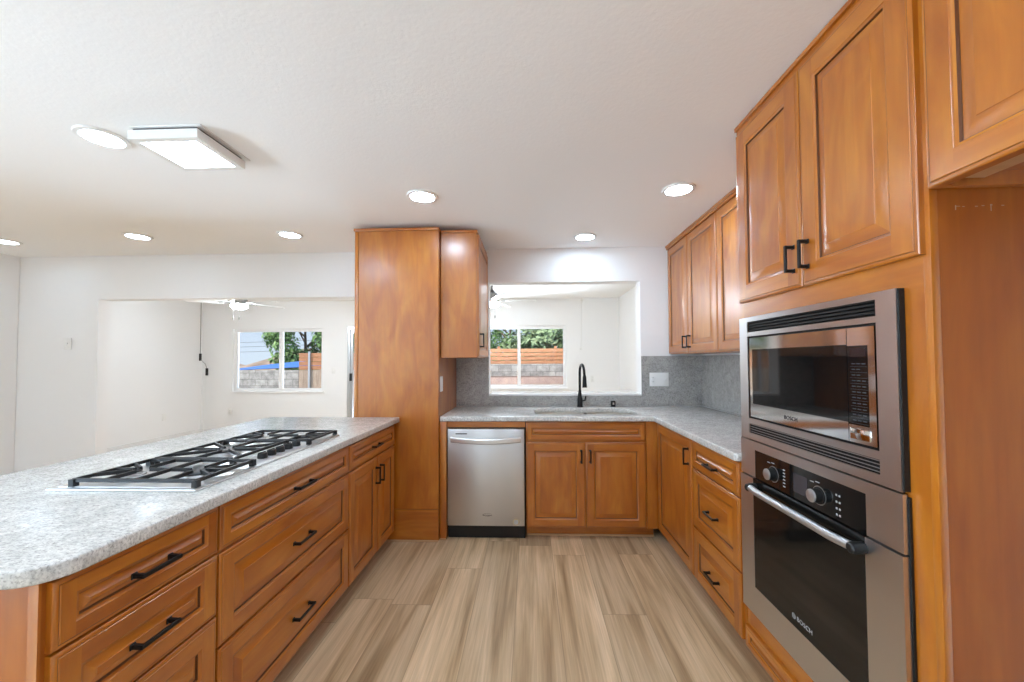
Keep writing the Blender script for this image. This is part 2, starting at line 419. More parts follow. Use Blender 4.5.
def pull(parent, c, along, out, length=.11, name='handle'):
    """black square bar pull"""
    c, a, n = Vector(c), Vector(along), Vector(out); b = a.cross(n); mb = MB()
    def ob(p, da, db, dn):
        cs = []
        for i in (-1, 1):
            for j in (-1, 1):
                for k in (-1, 1): cs.append(p + a*da*i + b*db*j + n*dn*k)
        idx = ((0,1,3,2), (4,6,7,5), (0,4,5,1), (2,3,7,6), (0,2,6,4), (1,5,7,3))
        for q in idx: mb.face([cs[t] for t in q])
    L2 = length/2
    ob(c + n*.029, L2, .0055, .004)
    for s_ in (-1, 1):
        ob(c + a*(L2-.006)*s_ + n*.0145, .0055, .0055, .0145)
        ob(c + a*(L2-.006)*s_ + n*.002, .008, .008, .002)
    return build(mb, name, M['black_metal'], parent, bevel=.0015, seg=1)
W2 = [M['wood'], M['glaze']]

# ================================================================== THE SETTING
mb = MB(); mb.box(-6.5, 1.8, -3.2, 7.35, -.12, 0); struct(mb, 'floor', M['floor'])
mb = MB(); mb.box(-5.2, 1.75, -3.2, DWL-.004, Zc, Zc+.25); struct(mb, 'ceiling', M['ceil'])
mb = MB(); mb.box(-6.4, 1.8, DWL+.13, 7.35, FZ, FZ+.2); struct(mb, 'ceiling_family_room', M['ceil'])
# back wall with the wide opening and the pass-through
TH = .11
mb = MB()
HZ = 1.963; JX = -4.235; PX0, PX1, PZ0, PZ1 = -.385, 1.020, 1.013, 2.075
top = FZ+.2
mb.box(-6.4, JX, DWL, DWL+TH, 0, top)
mb.box(JX, -1.35, DWL, DWL+TH, HZ, top)
mb.box(-1.35, BR, Dw+.004, DWL+TH, 0, top)
mb.box(BR, PX0, Dw+.004, DWL+TH, 0, top)
mb.box(PX0, PX1, Dw+.004, DWL+TH, 0, PZ0)
mb.box(PX0, PX1, Dw+.004, DWL+TH, PZ1, top)
mb.box(PX1, Xw+.15, Dw+.004, DWL+TH, 0, top)
struct(mb, 'wall_back', M['wall'], weld=False)
mb = MB(); mb.box(Xw+.002, Xw+.15, -3.2, Dw, 0, Zc+.25); struct(mb, 'wall_right', M['wall'])
# dining side wall, with an unseen opening made up to let fill light in
mb = MB()
for (y0, y1, z0, z1) in ((-3.2, -3.0, 0, Zc), (-3.0, .5, 2.12, Zc), (.5, DWL-.004, 0, Zc)):
    mb.box(-5.2, -5.055, y0, y1, z0, z1)
struct(mb, 'wall_left', M['wall'], weld=False)
# wall behind the camera with a narrow opening, sized for the dishwasher's bright streak
mb = MB()
for (x0, x1, z0, z1) in ((-5.2, -1.30, 0, Zc), (-1.30, -.85, 2.1, Zc), (-.85, 1.75, 0, Zc)):
    mb.box(x0, x1, -3.2, -3.05, z0, z1)
struct(mb, 'wall_front', M['wall'], weld=False)
mb = MB(); mb.box(-6.1, -5.21, -3.2, 2.2, 2.45, 2.60); struct(mb, 'unseen_sun_shade', M['trimw'])  # unseen slab added to keep the sun off the dining floor
# family room
mb = MB(); mb.box(FL-.15, FL, DWL+TH, FY+.12, 0, FZ); struct(mb, 'wall_family_side', M['wall'])
mb = MB(); mb.box(1.62, 1.80, DWL+TH, FY+.12, 0, FZ); struct(mb, 'wall_family_kitchen_side', M['wall'])
W1 = (-5.60, -3.86, .79, 1.965); W2_ = (-1.06, .665, .845, 1.985); D1 = (-3.41, -1.62, 0, 1.99)
mb = MB(); y0, y1 = FY, FY+.12
xs = [FL-.15, W1[0], W1[1], D1[0], D1[1], W2_[0], W2_[1], 1.80]
for a, b in ((0, 1), (2, 3), (4, 5), (6, 7)): mb.box(xs[a], xs[b], y0, y1, 0, FZ)
for w_ in (W1, W2_, D1):
    if w_[2] > 0: mb.box(w_[0], w_[1], y0, y1, 0, w_[2])
    mb.box(w_[0], w_[1], y0, y1, w_[3], FZ)
struct(mb, 'wall_far', M['wall'], weld=False)
def window(name, wn, midx):
    x0, x1, z0, z1 = wn; mb = MB(); d0, d1 = FY+.035, FY+.095; f = .055
    for b in ((x0, x1, z0, z0+f), (x0, x1, z1-f, z1), (x0, x0+f, z0+f, z1-f), (x1-f, x1, z0+f, z1-f)):
        mb.box(b[0], b[1], d0, d1, b[2], b[3])
    mb.box(midx-.028, midx+.028, d0-.004, d1, z0+f, z1-f)
    o = struct(mb, name, M['vinyl'], weld=False)
    g = MB(); g.box(x0+f, midx-.028, FY+.060, FY+.064, z0+f, z1-f); g.box(midx+.028, x1-f, FY+.070, FY+.074, z0+f, z1-f)
    p = build(g, 'pane', M['glass'], o, weld=False)
    s = MB(); s.box(x0-.02, x1+.02, FY-.025, FY+.03, z0-.025, z0-.002); build(s, 'sill', M['vinyl'], o)
    return o
window('window_1', W1, -4.70); window('window_2', W2_, -.205)
# sliding patio door
mb = MB(); x0, x1, z0, z1 = D1
for b in ((x0, x0+.05, z0, z1), (x1-.05, x1, z0, z1), (x0+.05, x1-.05, z1-.05, z1), (x0+.05, x1-.05, 0.001, .05)):
    mb.box(b[0], b[1], FY+.01, FY+.10, b[2], b[3])
d1 = struct(mb, 'door_1', M['alu'], weld=False)
mb = MB(); xm = (x0+x1)/2
for (a, b_, yy) in ((x0+.05, xm+.03, FY+.03), (xm-.03, x1-.05, FY+.062)):
    for c in ((a, a+.045, .05, z1-.05), (b_-.045, b_, .05, z1-.05), (a+.045, b_-.045, .05, .13), (a+.045, b_-.045, z1-.12, z1-.05)):
        mb.box(c[0], c[1], yy, yy+.028, c[2], c[3])
build(mb, 'sash', M['alu'], d1, weld=False)
g = MB(); g.box(x0+.095, xm-.015, FY+.042, FY+.046, .13, z1-.12); g.box(xm+.015, x1-.095, FY+.074, FY+.078, .13, z1-.12)
build(g, 'pane', M['glass'], d1, weld=False)
h = MB(); h.box(x0+.045, x0+.085, FY-.004, FY+.03, .98, 1.12); build(h, 'door_handle', M['black_plastic'], d1, bevel=.004)
# invented, unseen patio door for the dining-side opening; narrow glazed door behind the camera
def glazed(name, a0, a1, z1, axis, pos, n_):
    mb = MB(); g = MB()
    def bx(m_, u0_, u1_, d0, d1, z0_, z1_):
        if axis == 'x': m_.box(pos+d0, pos+d1, u0_, u1_, z0_, z1_)
        else: m_.box(u0_, u1_, pos+d0, pos+d1, z0_, z1_)
    w_ = (a1-a0)/n_
    for k in range(n_):
        b0, b1 = a0+w_*k, a0+w_*(k+1)
        bx(mb, b0, b0+.05, -.03, .03, .001, z1); bx(mb, b1-.05, b1, -.03, .03, .001, z1)
        bx(mb, b0+.05, b1-.05, -.03, .03, .001, .07); bx(mb, b0+.05, b1-.05, -.03, .03, z1-.05, z1)
        bx(g, b0+.05, b1-.05, -.003, .003, .07, z1-.05)
    o = struct(mb, name, M['vinyl'], weld=False); build(g, 'pane', M['glass'], o, weld=False)
glazed('unseen_door_2', -2.998, .498, 2.118, 'x', -5.13, 3)
glazed('door_3', -1.298, -.852, 2.098, 'y', -3.12, 1)
# baseboards
mb = MB(); mb.box(FL+.001, FL+.014, DWL+TH+.002, FY-.002, .001, .085); struct(mb, 'baseboard_family_side', M['trimw'])
mb = MB(); mb.box(FL+.016, D1[0]-.002, FY-.014, FY-.001, .001, .085); struct(mb, 'baseboard_far', M['trimw'])
mb = MB(); mb.box(-5.05, JX, DWL-.014, DWL-.001, .001, .085); struct(mb, 'baseboard_back', M['trimw'])
# glossy white liner of the pass-through with its deep ledge towards the family room
mb = MB()
mb.box(PX0+.001, PX1-.001, Dw-.006, DWL+TH+.22, PZ0+.001, PZ0+.018)
struct(mb, 'trim_1', M['trimw'], bevel=.002)

# ================================================================== STONE
def stone_top(name, outer, hole, label, z0=.884, z1=CT):
    bm = bmesh.new(); es = []
    for lp in ([outer] + ([hole] if hole else [])):
        vs_ = [bm.verts.new((x, y, z1)) for x, y in lp]
        es += [bm.edges.new((vs_[i], vs_[(i+1) % len(vs_)])) for i in range(len(vs_))]
    bmesh.ops.triangle_fill(bm, use_beauty=True, use_dissolve=True, edges=es)
    if not hole: pass
    r = bmesh.ops.extrude_face_region(bm, geom=bm.faces[:])
    bmesh.ops.translate(bm, verts=[v for v in r['geom'] if isinstance(v, bmesh.types.BMVert)], vec=(0, 0, z0-z1))
    bmesh.ops.recalc_face_normals(bm, faces=bm.faces)
    es = [e for e in bm.edges if len(e.link_faces) == 2 and e.calc_face_angle(0) > 1.2]
    bmesh.ops.bevel(bm, geom=es, offset=.006, segments=3, profile=.5, affect='EDGES')
    me = bpy.data.meshes.new(name); bm.to_mesh(me); bm.free(); me.materials.append(M['stone'])
    for p in me.polygons: p.use_smooth = max(abs(c) for c in p.normal) < .9995
    me.set_sharp_from_angle(angle=math.radians(40))
    o = bpy.data.objects.new(name, me); COL.objects.link(o)
    return tag(o, label, 'countertop')
def arc(cx, cy_, r, a0, a1, n=10):
    return [(cx+r*math.cos(math.radians(a0+(a1-a0)*i/n)), cy_+r*math.sin(math.radians(a0+(a1-a0)*i/n))) for i in range(n+1)]
r = .085; py0 = .758; pb = -1.985
outer = [(pb, py0)] + arc(Pc-r, py0+r, r, -90, 0) + [(Pc, Db-.0105), (pb, Db-.0105)]
stone_top('peninsula_countertop', outer, None, 'pale grey speckled stone countertop carrying the gas cooktop, rounded at one corner')
# two-lobed sink cut-out
SXa, SXb, SYa, SYb, SM = .035, .845, 3.085, 3.50, .47
hole = arc(SXa+.09, SYa+.09, .09, 180, 270) + arc(SXb-.09, SYa+.09, .09, 270, 360) + arc(SXb-.14, SYb-.15, .14, 0, 90) + \
       [(SM+.12, SYb-.008), (SM+.05, SYb-.035), (SM, SYb-.045), (SM-.05, SYb-.035), (SM-.12, SYb+.005)] + arc(SXa+.14, SYb-.14, .14, 90, 180)
outer = [(BR+.004, Dc), (Xc, Dc), (Xc, 1.815), (Xc+.012, 1.803), (Xw-.014, 1.803), (Xw-.014, Dw-.014), (BR+.004, Dw-.014)]
stone_top('sink_countertop', outer, hole, 'L shaped pale grey speckled stone countertop around the sink')
# backsplash
mb = MB(); bt = 1.377
mb.box(BR+.003, PX0-.001, Dw-.012, Dw, CT+.001, bt); mb.box(PX0-.001, PX1+.001, Dw-.012, Dw, CT+.001, PZ0); mb.box(PX1+.001, Xw, Dw-.012, Dw, CT+.001, bt)
mb.box(Xw-.012, Xw, 1.802, Dw-.012, CT+.001, bt)
tag(build(mb, 'stone_backsplash', M['shaded_splash'], weld=False), 'grey speckled stone backsplash behind the sink and in the corner', 'backsplash')
# sink
t = thing('sink', 'pale undermount double bowl sink set below the stone counter', 'sink', (SM, 3.29, .72))
def bowl(x0, x1, y0, y1, z0, z1):
    mb = MB()
    def ring(i, z, r):
        return [(x, y, z) for x, y in arc(x0+i+r, y0+i+r, r, 180, 270, 5)+arc(x1-i-r, y0+i+r, r, 270, 360, 5)+arc(x1-i-r, y1-i-r, r, 0, 90, 5)+arc(x0+i+r, y1-i-r, r, 90, 180, 5)]
    rs = [ring(-.02, z1, .09), ring(0, z1, .08), ring(.008, z0+.06, .08), ring(.03, z0+.012, .08), ring(.07, z0, .06)]
    for a, b in zip(rs, rs[1:]):
        for k in range(len(a)): mb.face([a[k], a[(k+1) % len(a)], b[(k+1) % len(a)], b[k]])
    mb.face(rs[-1])
    return mb
build(bowl(SXa-.005, SM-.012, SYa-.005, SYb+.012, .70, .882), 'bowl', M['porcelain'], t, smooth=True)
build(bowl(SM+.012, SXb+.005, SYa-.005, SYb+.005, .70, .882), 'bowl', M['porcelain'], t, smooth=True)
mb = MB(); mb.lathe((.25, 3.30, .701), [(.045, 0), (.045, .003), (.02, .003)]); build(mb, 'drain', M['steel'], t, smooth=True)
# faucet
fx, fy = .447, 3.575
t = thing('kitchen_faucet', 'matte black gooseneck pull-down faucet behind the sink', 'faucet', (fx, fy, CT))
mb = MB(); mb.lathe((fx, fy, CT+.0008), [(.028, 0), (.028, .006), (.024, .012), (.024, .075), (.019, .085), (.016, .12), (.013, .13), (.0125, .15)])
build(mb, 'body', M['black_metal'], t, smooth=True)
pts = [(fx, fy, CT+.145), (fx, fy, CT+.27)]
rr = .082
for k in range(1, 13):
    a = math.pi*k/13*1.02; pts.append((fx+.018*(1-math.cos(a))/2*1.0, fy-rr*(1-math.cos(a)), CT+.30+rr*math.sin(a)))
pts.append((fx+.02, fy-2*rr, CT+.285))
mb = MB(); mb.tube(pts, .0115, 12); build(mb, 'spout', M['black_metal'], t, smooth=True)
e = Vector(pts[-1])
mb = MB(); mb.tube([e+Vector((0, 0, .004)), e+Vector((0, 0, -.015)), e+Vector((0, -.004, -.075)), e+Vector((0, -.006, -.10))], [.013, .016, .019, .021], 14)
build(mb, 'spray_head', M['black_metal'], t, smooth=True)
mb = MB(); mb.tube([(fx+.02, fy, CT+.055), (fx+.045, fy-.004, CT+.06), (fx+.05, fy-.02, CT+.10)], [.009, .008, .006], 10); build(mb, 'lever', M['black_metal'], t, smooth=True)
# deck button
t = thing('deck_air_gap', 'small black air gap cap on the counter beside the faucet', 'air gap', (.745, 3.585, CT))
mb = MB(); mb.lathe((.745, 3.585, CT+.0008), [(.024, 0), (.024, .004), (.02, .006)]); build(mb, 'collar', M['black_metal'], t, smooth=True)
mb = MB(); mb.box(.725, .765, 3.57, 3.60, CT+.006, CT+.055); build(mb, 'cap', M['black_metal'], t, bevel=.006)
mb = MB(); mb.box(.738, .752, 3.566, 3.5695, CT+.02, CT+.04); build(mb, 'outlet_slot', M['steel'], t)

# ================================================================== PENINSULA CABINETS
XB = -1.62
P0, P1, P2, P3 = .797, 1.25, 2.165, 2.90
Fx = Pd-.019      # face-frame plane; fronts are 19 mm thick
def carcass_x(t, y0, y1, xf, xb, sgn):
    """box body with recessed toe kick; front faces +x (sgn=1) or -x (sgn=-1)"""
    mb = MB(); mb.box(xb, xf, y0, y1, TOE, .880)
    build(mb, 'body', M['wood'], t)
    k = MB(); k.box(xb, xf-sgn*.07, y0, y1, .001, TOE-.001); build(k, 'toe_kick', M['wood'], t)
def front_x(t, name, y0, y1, z0, z1, xf, sgn, horiz, gap=.005, frame=.058):
    y0 += gap; y1 -= gap
    if sgn > 0: mb = panel_mb((xf, y0, z0), (0, 1, 0), y1-y0, z1-z0, (1, 0, 0), horiz, frame)
    else: mb = panel_mb((xf, y1, z0), (0, -1, 0), y1-y0, z1-z0, (-1, 0, 0), horiz, frame)
    return build(mb, name, W2, t, smooth=True)
# near bank: four drawers
t = thing('drawer_base_cabinet', 'honey maple peninsula cabinet with a narrow bank of drawers at the rounded counter end', 'cabinet', (-1.3, (P0+P1)/2, 0), 'peninsula base cabinets')
carcass_x(t, P0+.02, P1-.001, Fx, XB, 1)
for (z0, z1) in ((.727, .874), (.530, .720), (.312, .523), (.093, .305)):
    d = front_x(t, 'drawer', P0+.004, P1, z0, z1, Fx, 1, True)
    pull(d, (Pd, 1.022, (z0+z1)/2), (0, 1, 0), (1, 0, 0), .112)
mb = MB(); mb.box(XB, Fx, P0, P0+.0195, .001, .880); build(mb, 'end_panel', M['shaded_veneer'], t)
mb = MB(); mb.box(Fx-.02, Fx+.002, P0-.006, P0-.0005, .001, .880); build(mb, 'corner_stile', M['wood'], t)
# wide bank: three drawers under the cooktop
t = thing('drawer_base_cabinet', 'wide honey maple cabinet with three long drawers under the cooktop', 'cabinet', (-1.3, (P1+P2)/2, 0), 'peninsula base cabinets')
carcass_x(t, P1+.001, P2-.001, Fx, XB, 1)
for (z0, z1) in ((.727, .874), (.420, .716), (.093, .410)):
    d = front_x(t, 'drawer', P1, P2, z0, z1, Fx, 1, True)
    pull(d, (Pd, 1.71, (z0+z1)/2), (0, 1, 0), (1, 0, 0), .128)
# drawer over two doors
t = thing('door_base_cabinet', 'honey maple peninsula cabinet, one drawer over two doors, next to the tall panel', 'cabinet', (-1.3, (P2+P3)/2, 0), 'peninsula base cabinets')
carcass_x(t, P2+.001, Db-.026, Fx, XB, 1)
d = front_x(t, 'drawer', P2, P3, .727, .866, Fx, 1, True); pull(d, (Pd, 2.53, .797), (0, 1, 0), (1, 0, 0), .12)
ym = (P2+P3)/2+.04
d = front_x(t, 'door', P2, ym, .093, .716, Fx, 1, False); pull(d, (Pd, ym-.035, .60), (0, 0, 1), (1, 0, 0), .11)
d = front_x(t, 'door', ym, P3, .093, .716, Fx, 1, False); pull(d, (Pd, ym+.035, .60), (0, 0, 1), (1, 0, 0), .11)

# ================================================================== TALL PANELLED PANTRY BLOCK
t = thing('pantry_cabinet', 'tall plain honey maple pantry block standing between peninsula and dishwasher', 'cabinet', ((BL+BR)/2, 3.3, 0))
mb = MB(); mb.box(BL, BR, Db+.006, Dw, .001, Zt-.02); build(mb, 'body', M['wood'], t)
mb = MB(); mb.box(BL+.03, BR-.002, Db, Db+.0055, .235, Zt-.022); build(mb, 'front_panel', M['wood'], t)
mb = MB(); mb.box(BL, BL+.028, Db-.003, Db+.0055, .001, Zt-.022); build(mb, 'edge_stile', M['wood'], t, bevel=.002)
mb = MB(); mb.box(BL+.03, BR-.002, Db-.006, Db+.0055, .013, .215, 0, 1); mb.box(BL+.03, BR-.002, Db-.009, Db+.0055, .215, .233, 0, 1); build(mb, 'plinth_board', M['wood'], t, weld=False)
mb = MB(); mb.box(BL-.008, BR+.004, Db-.010, Dw, Zt-.0195, Zt, 0, 1); build(mb, 'top_moulding', M['wood'], t, bevel=.003)
mb = MB(); mb.box(BL, BR, Db-.022, Db-.0095, .001, .012, 0, 1); build(mb, 'shoe_moulding', M['wood_raw'], t, bevel=.003)
# wall cabinet on the block's side, door facing the aisle
t = thing('wall_cabinet', 'honey maple wall cabinet hung on the pantry side, its door turned sideways', 'cabinet', (-.54, 3.33, 1.39))
WX = -.389
mb = MB(); mb.box(BR+.005, WX-.02, 3.0, Dw-.001, 1.366, Zt-.025); build(mb, 'body', M['wood'], t)
mb = MB(); mb.box(BR+.005, WX-.012, 2.988, Dw-.001, Zt-.0245, Zt-.006, 0, 1); build(mb, 'top_moulding', M['wood'], t, bevel=.003)
d = build(panel_mb((WX-.0195, 3.006, 1.372), (0, 1, 0), .640, Zt-.04-1.372, (1, 0, 0)), 'door', W2, t, smooth=True)
pull(d, (WX-.0005, 3.05, 1.50), (0, 0, 1), (1, 0, 0), .11)

# ================================================================== DISHWASHER AND SINK WALL
t = thing('dishwasher_surround', 'honey maple stile and rail framing the dishwasher under the counter', 'filler panel', (-.66, 3.0, 0))
mb = MB(); mb.box(BR+.003, -.636, Ds-.012, Ds+.05, .001, .880); build(mb, 'stile', M['wood'], t, bevel=.0015)
mb = MB(); mb.box(-.634, -.040, Ds+.002, Ds+.05, .838, .880, 0, 1); build(mb, 'rail', M['wood'], t)
mb = MB(); mb.box(BR+.003, -.636, Ds-.024, Ds-.0125, .001, .012, 0, 1); build(mb, 'shoe_moulding', M['wood_raw'], t, bevel=.003)
t = thing('dishwasher', 'stainless steel dishwasher with a curved bar handle beside the sink cabinet', 'dishwasher', (-.335, 3.25, 0))
mb = MB(); mb.box(-.632, -.042, 2.995, 3.55, .09, .834); build(mb, 'tub_body', M['black_plastic'], t)
mb = MB(); mb.box(-.626, -.048, 2.956, 2.994, .108, .828); build(mb, 'door', M['steel'], t, bevel=.004)
mb = MB(); mb.box(-.630, -.044, 3.005, 3.04, .001, .089); mb.box(-.630, -.044, 2.985, 3.0, .085, .104); build(mb, 'toe_panel', M['black_plastic'], t, weld=False)
mb = MB(); hx0, hx1 = -.600, -.072
n_ = 20; prof = []
for i in range(n_+1):
    s_ = i/n_; x = hx0+(hx1-hx0)*s_; bow = 1-(2*s_-1)**2
    prof.append((x, 2.934-.030*bow, .752-.010*bow))
for (a, b) in zip(prof, prof[1:]):
    q = []
    for p in (a, b):
        q.append([(p[0], p[1], p[2]-.019), (p[0], p[1]-.006, p[2]-.012), (p[0], p[1]-.006, p[2]+.012), (p[0], p[1], p[2]+.019), (p[0], p[1]+.009, p[2]+.019), (p[0], p[1]+.009, p[2]-.019)])
    for k in range(6): mb.face([q[0][k], q[0][(k+1) % 6], q[1][(k+1) % 6], q[1][k]])
for p in (prof[0], prof[-1]):
    mb.face([(p[0], p[1], p[2]-.019), (p[0], p[1]-.006, p[2]-.012), (p[0], p[1]-.006, p[2]+.012), (p[0], p[1], p[2]+.019), (p[0], p[1]+.009, p[2]+.019), (p[0], p[1]+.009, p[2]-.019)])
for x in (hx0+.006, hx1-.006): mb.box(x-.006, x+.006, 2.940, 2.9555, .737, .769)
build(mb, 'handle', M['steel_deck'], t, smooth=True)
mb = MB(); mb.box(-.565, -.478, 2.9548, 2.9556, .788, .796); build(mb, 'vent_label', M['display'], t)
mb = MB()
mb.lathe((-.113, 2.9555, .138), [(.026, 0), (.026, .0008)], 24, axis='-Y')
st = build(mb, 'energy_sticker', M['sticker'], t)
mb = MB(); mb.lathe((-.113, 2.9546, .138), [(.017, 0), (.017, .0006), (.013, .0006)], 24, axis='-Y'); build(mb, 'emblem', M['grey_print'], st)
text_mesh('Whirlpool', .017, 'brand_lettering', M['display'], t, (-.327, 2.9552, .187), (1, 0, 0), (0, 0, 1))
mb = MB(); mb.tube([(-.327+.033*math.cos(a_), 2.9553, .187+.010*math.sin(a_)+.004) for a_ in [math.radians(q) for q in range(30, 331, 15)]], .0007, 6)
build(mb, 'emblem', M['display'], t)
# sink base cabinet
t = thing('sink_base_cabinet', 'honey maple sink cabinet with a false drawer over two doors', 'cabinet', (.41, 3.3, 0))
mb = MB(); mb.box(-.036, .862, Ds+.0195, Dw-.02, TOE, .69); mb.box(-.036, .862, Ds+.0195, Ds+.04, .69, .880); build(mb, 'body', M['wood'], t, weld=False)
mb = MB(); mb.box(-.036, .93, Ds+.085, Ds+.10, .001, TOE-.001, 0, 1); build(mb, 'toe_kick', M['wood'], t)
mb = MB(); mb.box(-.036, .93, Ds+.072, Ds+.0845, .001, .014, 0, 1); build(mb, 'shoe_moulding', M['wood_raw'], t, bevel=.003)
mb = MB(); mb.box(.862, Xd+.017, Ds+.003, Ds+.0194, TOE, .880); build(mb, 'corner_filler', M['wood'], t)
build(panel_mb((-.034, Ds+.019, .735), (1, 0, 0), .892, .138, (0, -1, 0), True), 'false_drawer_front', W2, t, smooth=True)
for (x0, x1, hx) in ((-.034, .408, .378), (.414, .858, .445)):
    d = build(panel_mb((x0, Ds+.019, .093), (1, 0, 0), x1-x0, .630, (0, -1, 0)), 'door', W2, t, smooth=True)
    pull(d, (hx, Ds, .622), (0, 0, 1), (0, -1, 0), .095)

# ================================================================== RIGHT BASE RUN
RA, RB = 2.338, 1.806
Fr = Xd+.019
t = thing('corner_base_cabinet', 'honey maple corner base cabinet with one tall door, between sink cabinet and drawers', 'cabinet', (1.25, 2.66, 0))
carcass_x(t, RA+.001, Ds+.002, Fr, Xw-.004, -1)
d = front_x(t, 'door', RA, Ds-.004, .093, .874, Fr, -1, False); pull(d, (Xd, RA+.045, .768), (0, 0, 1), (-1, 0, 0), .10)
t = thing('drawer_base_cabinet', 'honey maple base cabinet with three drawers beside the wall oven', 'cabinet', (1.25, 2.07, 0))
carcass_x(t, RB, RA-.001, Fr, Xw-.004, -1)
for (z0, z1) in ((.720, .874), (.388, .712), (.093, .380)):
    d = front_x(t, 'drawer', RB+.012, RA, z0, z1, Fr, -1, True); pull(d, (Xd, 2.075, (z0+z1)/2-.012), (0, 1, 0), (-1, 0, 0), .112)

# ================================================================== RIGHT WALL CABINETS
def upper(y0, y1, doors, label, hpos):
    t = thing('wall_cabinet', label, 'cabinet', (1.42, (y0+y1)/2, 1.39))
    mb = MB(); mb.box(Xu+.02, Xw, y0+.001, y1-.001, 1.392, 2.352); build(mb, 'body', M['wood'], t)
    mb = MB(); mb.box(Xu-.006, Xw, y0+.001, y1-.001, 2.3525, 2.372, 0, 1); mb.box(Xu-.014, Xw, y0+.001, y1-.001, 2.372, 2.388, 0, 1); build(mb, 'top_moulding', M['wood'], t, weld=False)
    for (a, b), hp in zip(doors, hpos):
        d = front_x(t, 'door', a, b, 1.398, 2.350, Xu+.0195, -1, False, .003)
        pull(d, (Xu+.0005, hp, 1.487), (0, 0, 1), (-1, 0, 0), .10)
upper(2.70, Dw-.002, ((3.20, Dw-.006), (2.70, 3.20)), 'two-door honey maple wall cabinet in the corner above the splashback', (3.245, 3.155))
upper(1.803, 2.70, ((2.25, 2.70), (1.803, 2.25)), 'honey maple wall cabinet half hidden behind the tall oven cabinet', (2.295, 2.205))

# ================================================================== TALL OVEN CABINET
T0, T1 = .96, 1.797
t = thing('oven_tower_cabinet', 'full-height honey maple cabinet housing the microwave and wall oven', 'cabinet', (1.26, 1.38, 0))
mb = MB()
mb.box(Xt, Xw, T1-.02, T1, TOE, 2.352); mb.box(Xt+.07, Xw, T1-.02, T1, .001, TOE)                       # far side
mb.box(Xt, Xt+.02, T0+.019, T1-.02, 1.512, 2.352, 0, 1)       # frame above microwave
mb.box(Xt, Xt+.02, T0+.019, T1-.02, .192, .288, 0, 1)         # rail under oven
mb.box(Xt, Xt+.02, T0+.019, 1.045, .288, 1.512); mb.box(Xt, Xt+.02, 1.765, T1-.02, .288, 1.512)
mb.box(Xt+.02, Xw, T0+.019, T1-.02, 1.53, 1.55, 0, 1); mb.box(Xt+.02, Xw, T0+.019, T1-.02, .25, .27, 0, 1)
mb.box(Xw-.02, Xw, T0+.019, T1-.02, .001, 2.352)
mb.box(Xt, Xw-.02, T0+.019, T1-.02, TOE, .192, 0, 1)
build(mb, 'body', M['wood'], t, weld=False)
mb = MB(); mb.box(Xt+.018, Xw, T0+.001, T0+.0185, .001, 2.352); build(mb, 'side_panel', M['shaded_veneer'], t)
mb = MB(); mb.box(Xt-.001, Xt+.0178, T0, T0+.0186, .001, 2.352); build(mb, 'edge_stile', M['wood'], t, bevel=.001)
mb = MB()
for (x, z, w_, h_) in ((1.010, 1.692, .0015, .011), (1.012, 1.7, .009, .001), (1.026, 1.699, .005, .0012), (1.055, 1.699, .006, .0014), (1.07, 1.7, .006, .0014), (1.09, 1.701, .004, .003), (1.0905, 1.688, .0013, .014), (1.115, 1.70, .006, .0015)):
    mb = MB(); mb.box(x, x+w_, T0+.0002, T0+.0012, z, z+h_); build(mb, 'scuff_mark', M['scuff'], t)
mb = MB(); mb.box(Xt+.07, Xt+.085, T0+.02, T1-.021, .001, TOE-.001, 0, 1); build(mb, 'toe_kick', M['wood'], t)
mb = MB(); mb.box(Xt-.006, Xw, T0, T1, 2.3525, 2.372, 0, 1); mb.box(Xt-.016, Xw, T0, T1, 2.372, 2.388, 0, 1); build(mb, 'top_moulding', M['wood'], t, weld=False)
for (a, b, hp) in ((.970, 1.374, 1.340), (1.376, 1.788, 1.410)):
    d = front_x(t, 'door', a, b, 1.590, 2.345, Xt-.001, -1, False, .0015, .068)
    pull(d, (Xo-.001, hp, 1.692), (0, 0, 1), (-1, 0, 0), .096)
d = front_x(t, 'drawer', .972, 1.790, .093, .186, Xt-.001, -1, True, .0015, .030)
# over-fridge cabinet
t = thing('fridge_top_cabinet', 'honey maple cabinet over the empty refrigerator alcove', 'cabinet', (1.26, .49, 1.74))
A0, A1 = .02, T0-.004
mb = MB()
mb.box(Xt, Xt+.02, A0, A1, 1.742, 1.775, 0, 1); mb.box(Xt, Xt+.02, A0, A1, 1.775, 2.352)
mb.box(Xt+.02, Xw, A1-.016, A1, 1.742, 2.352); mb.box(Xt+.02, Xw, A0, A0+.016, 1.742, 2.352)
mb.box(Xt+.02, Xw, A0+.016, A1-.016, 1.775, 1.79)
build(mb, 'body', M['wood'], t, weld=False)
mb = MB(); mb.box(Xt+.03, Xt+.10, A0+.02, A1-.02, 1.757, 1.774, 0, 1); build(mb, 'underside_batten', M['wood_raw'], t)
mb = MB(); mb.box(Xt-.006, Xw, A0, A1, 2.3525, 2.372, 0, 1); mb.box(Xt-.016, Xw, A0, A1, 2.372, 2.388, 0, 1); build(mb, 'top_moulding', M['wood'], t, weld=False)
for (a, b, hp) in ((.03, .487, .44), (.49, A1-.006, .53)):
    d = front_x(t, 'door', a, b, 1.738, 2.345, Xt-.001, -1, False, .0015, .062)
    pull(d, (Xo-.001, hp, 1.84), (0, 0, 1), (-1, 0, 0), .096)
mb = MB(); mb.box(Xt, Xw, -.0, .0185, .001, 2.388)
tag(build(mb, 'refrigerator_side_panel', M['wood'], loc=(1.26, 0, 0)), 'plain honey maple panel closing the far side of the refrigerator alcove', 'panel')

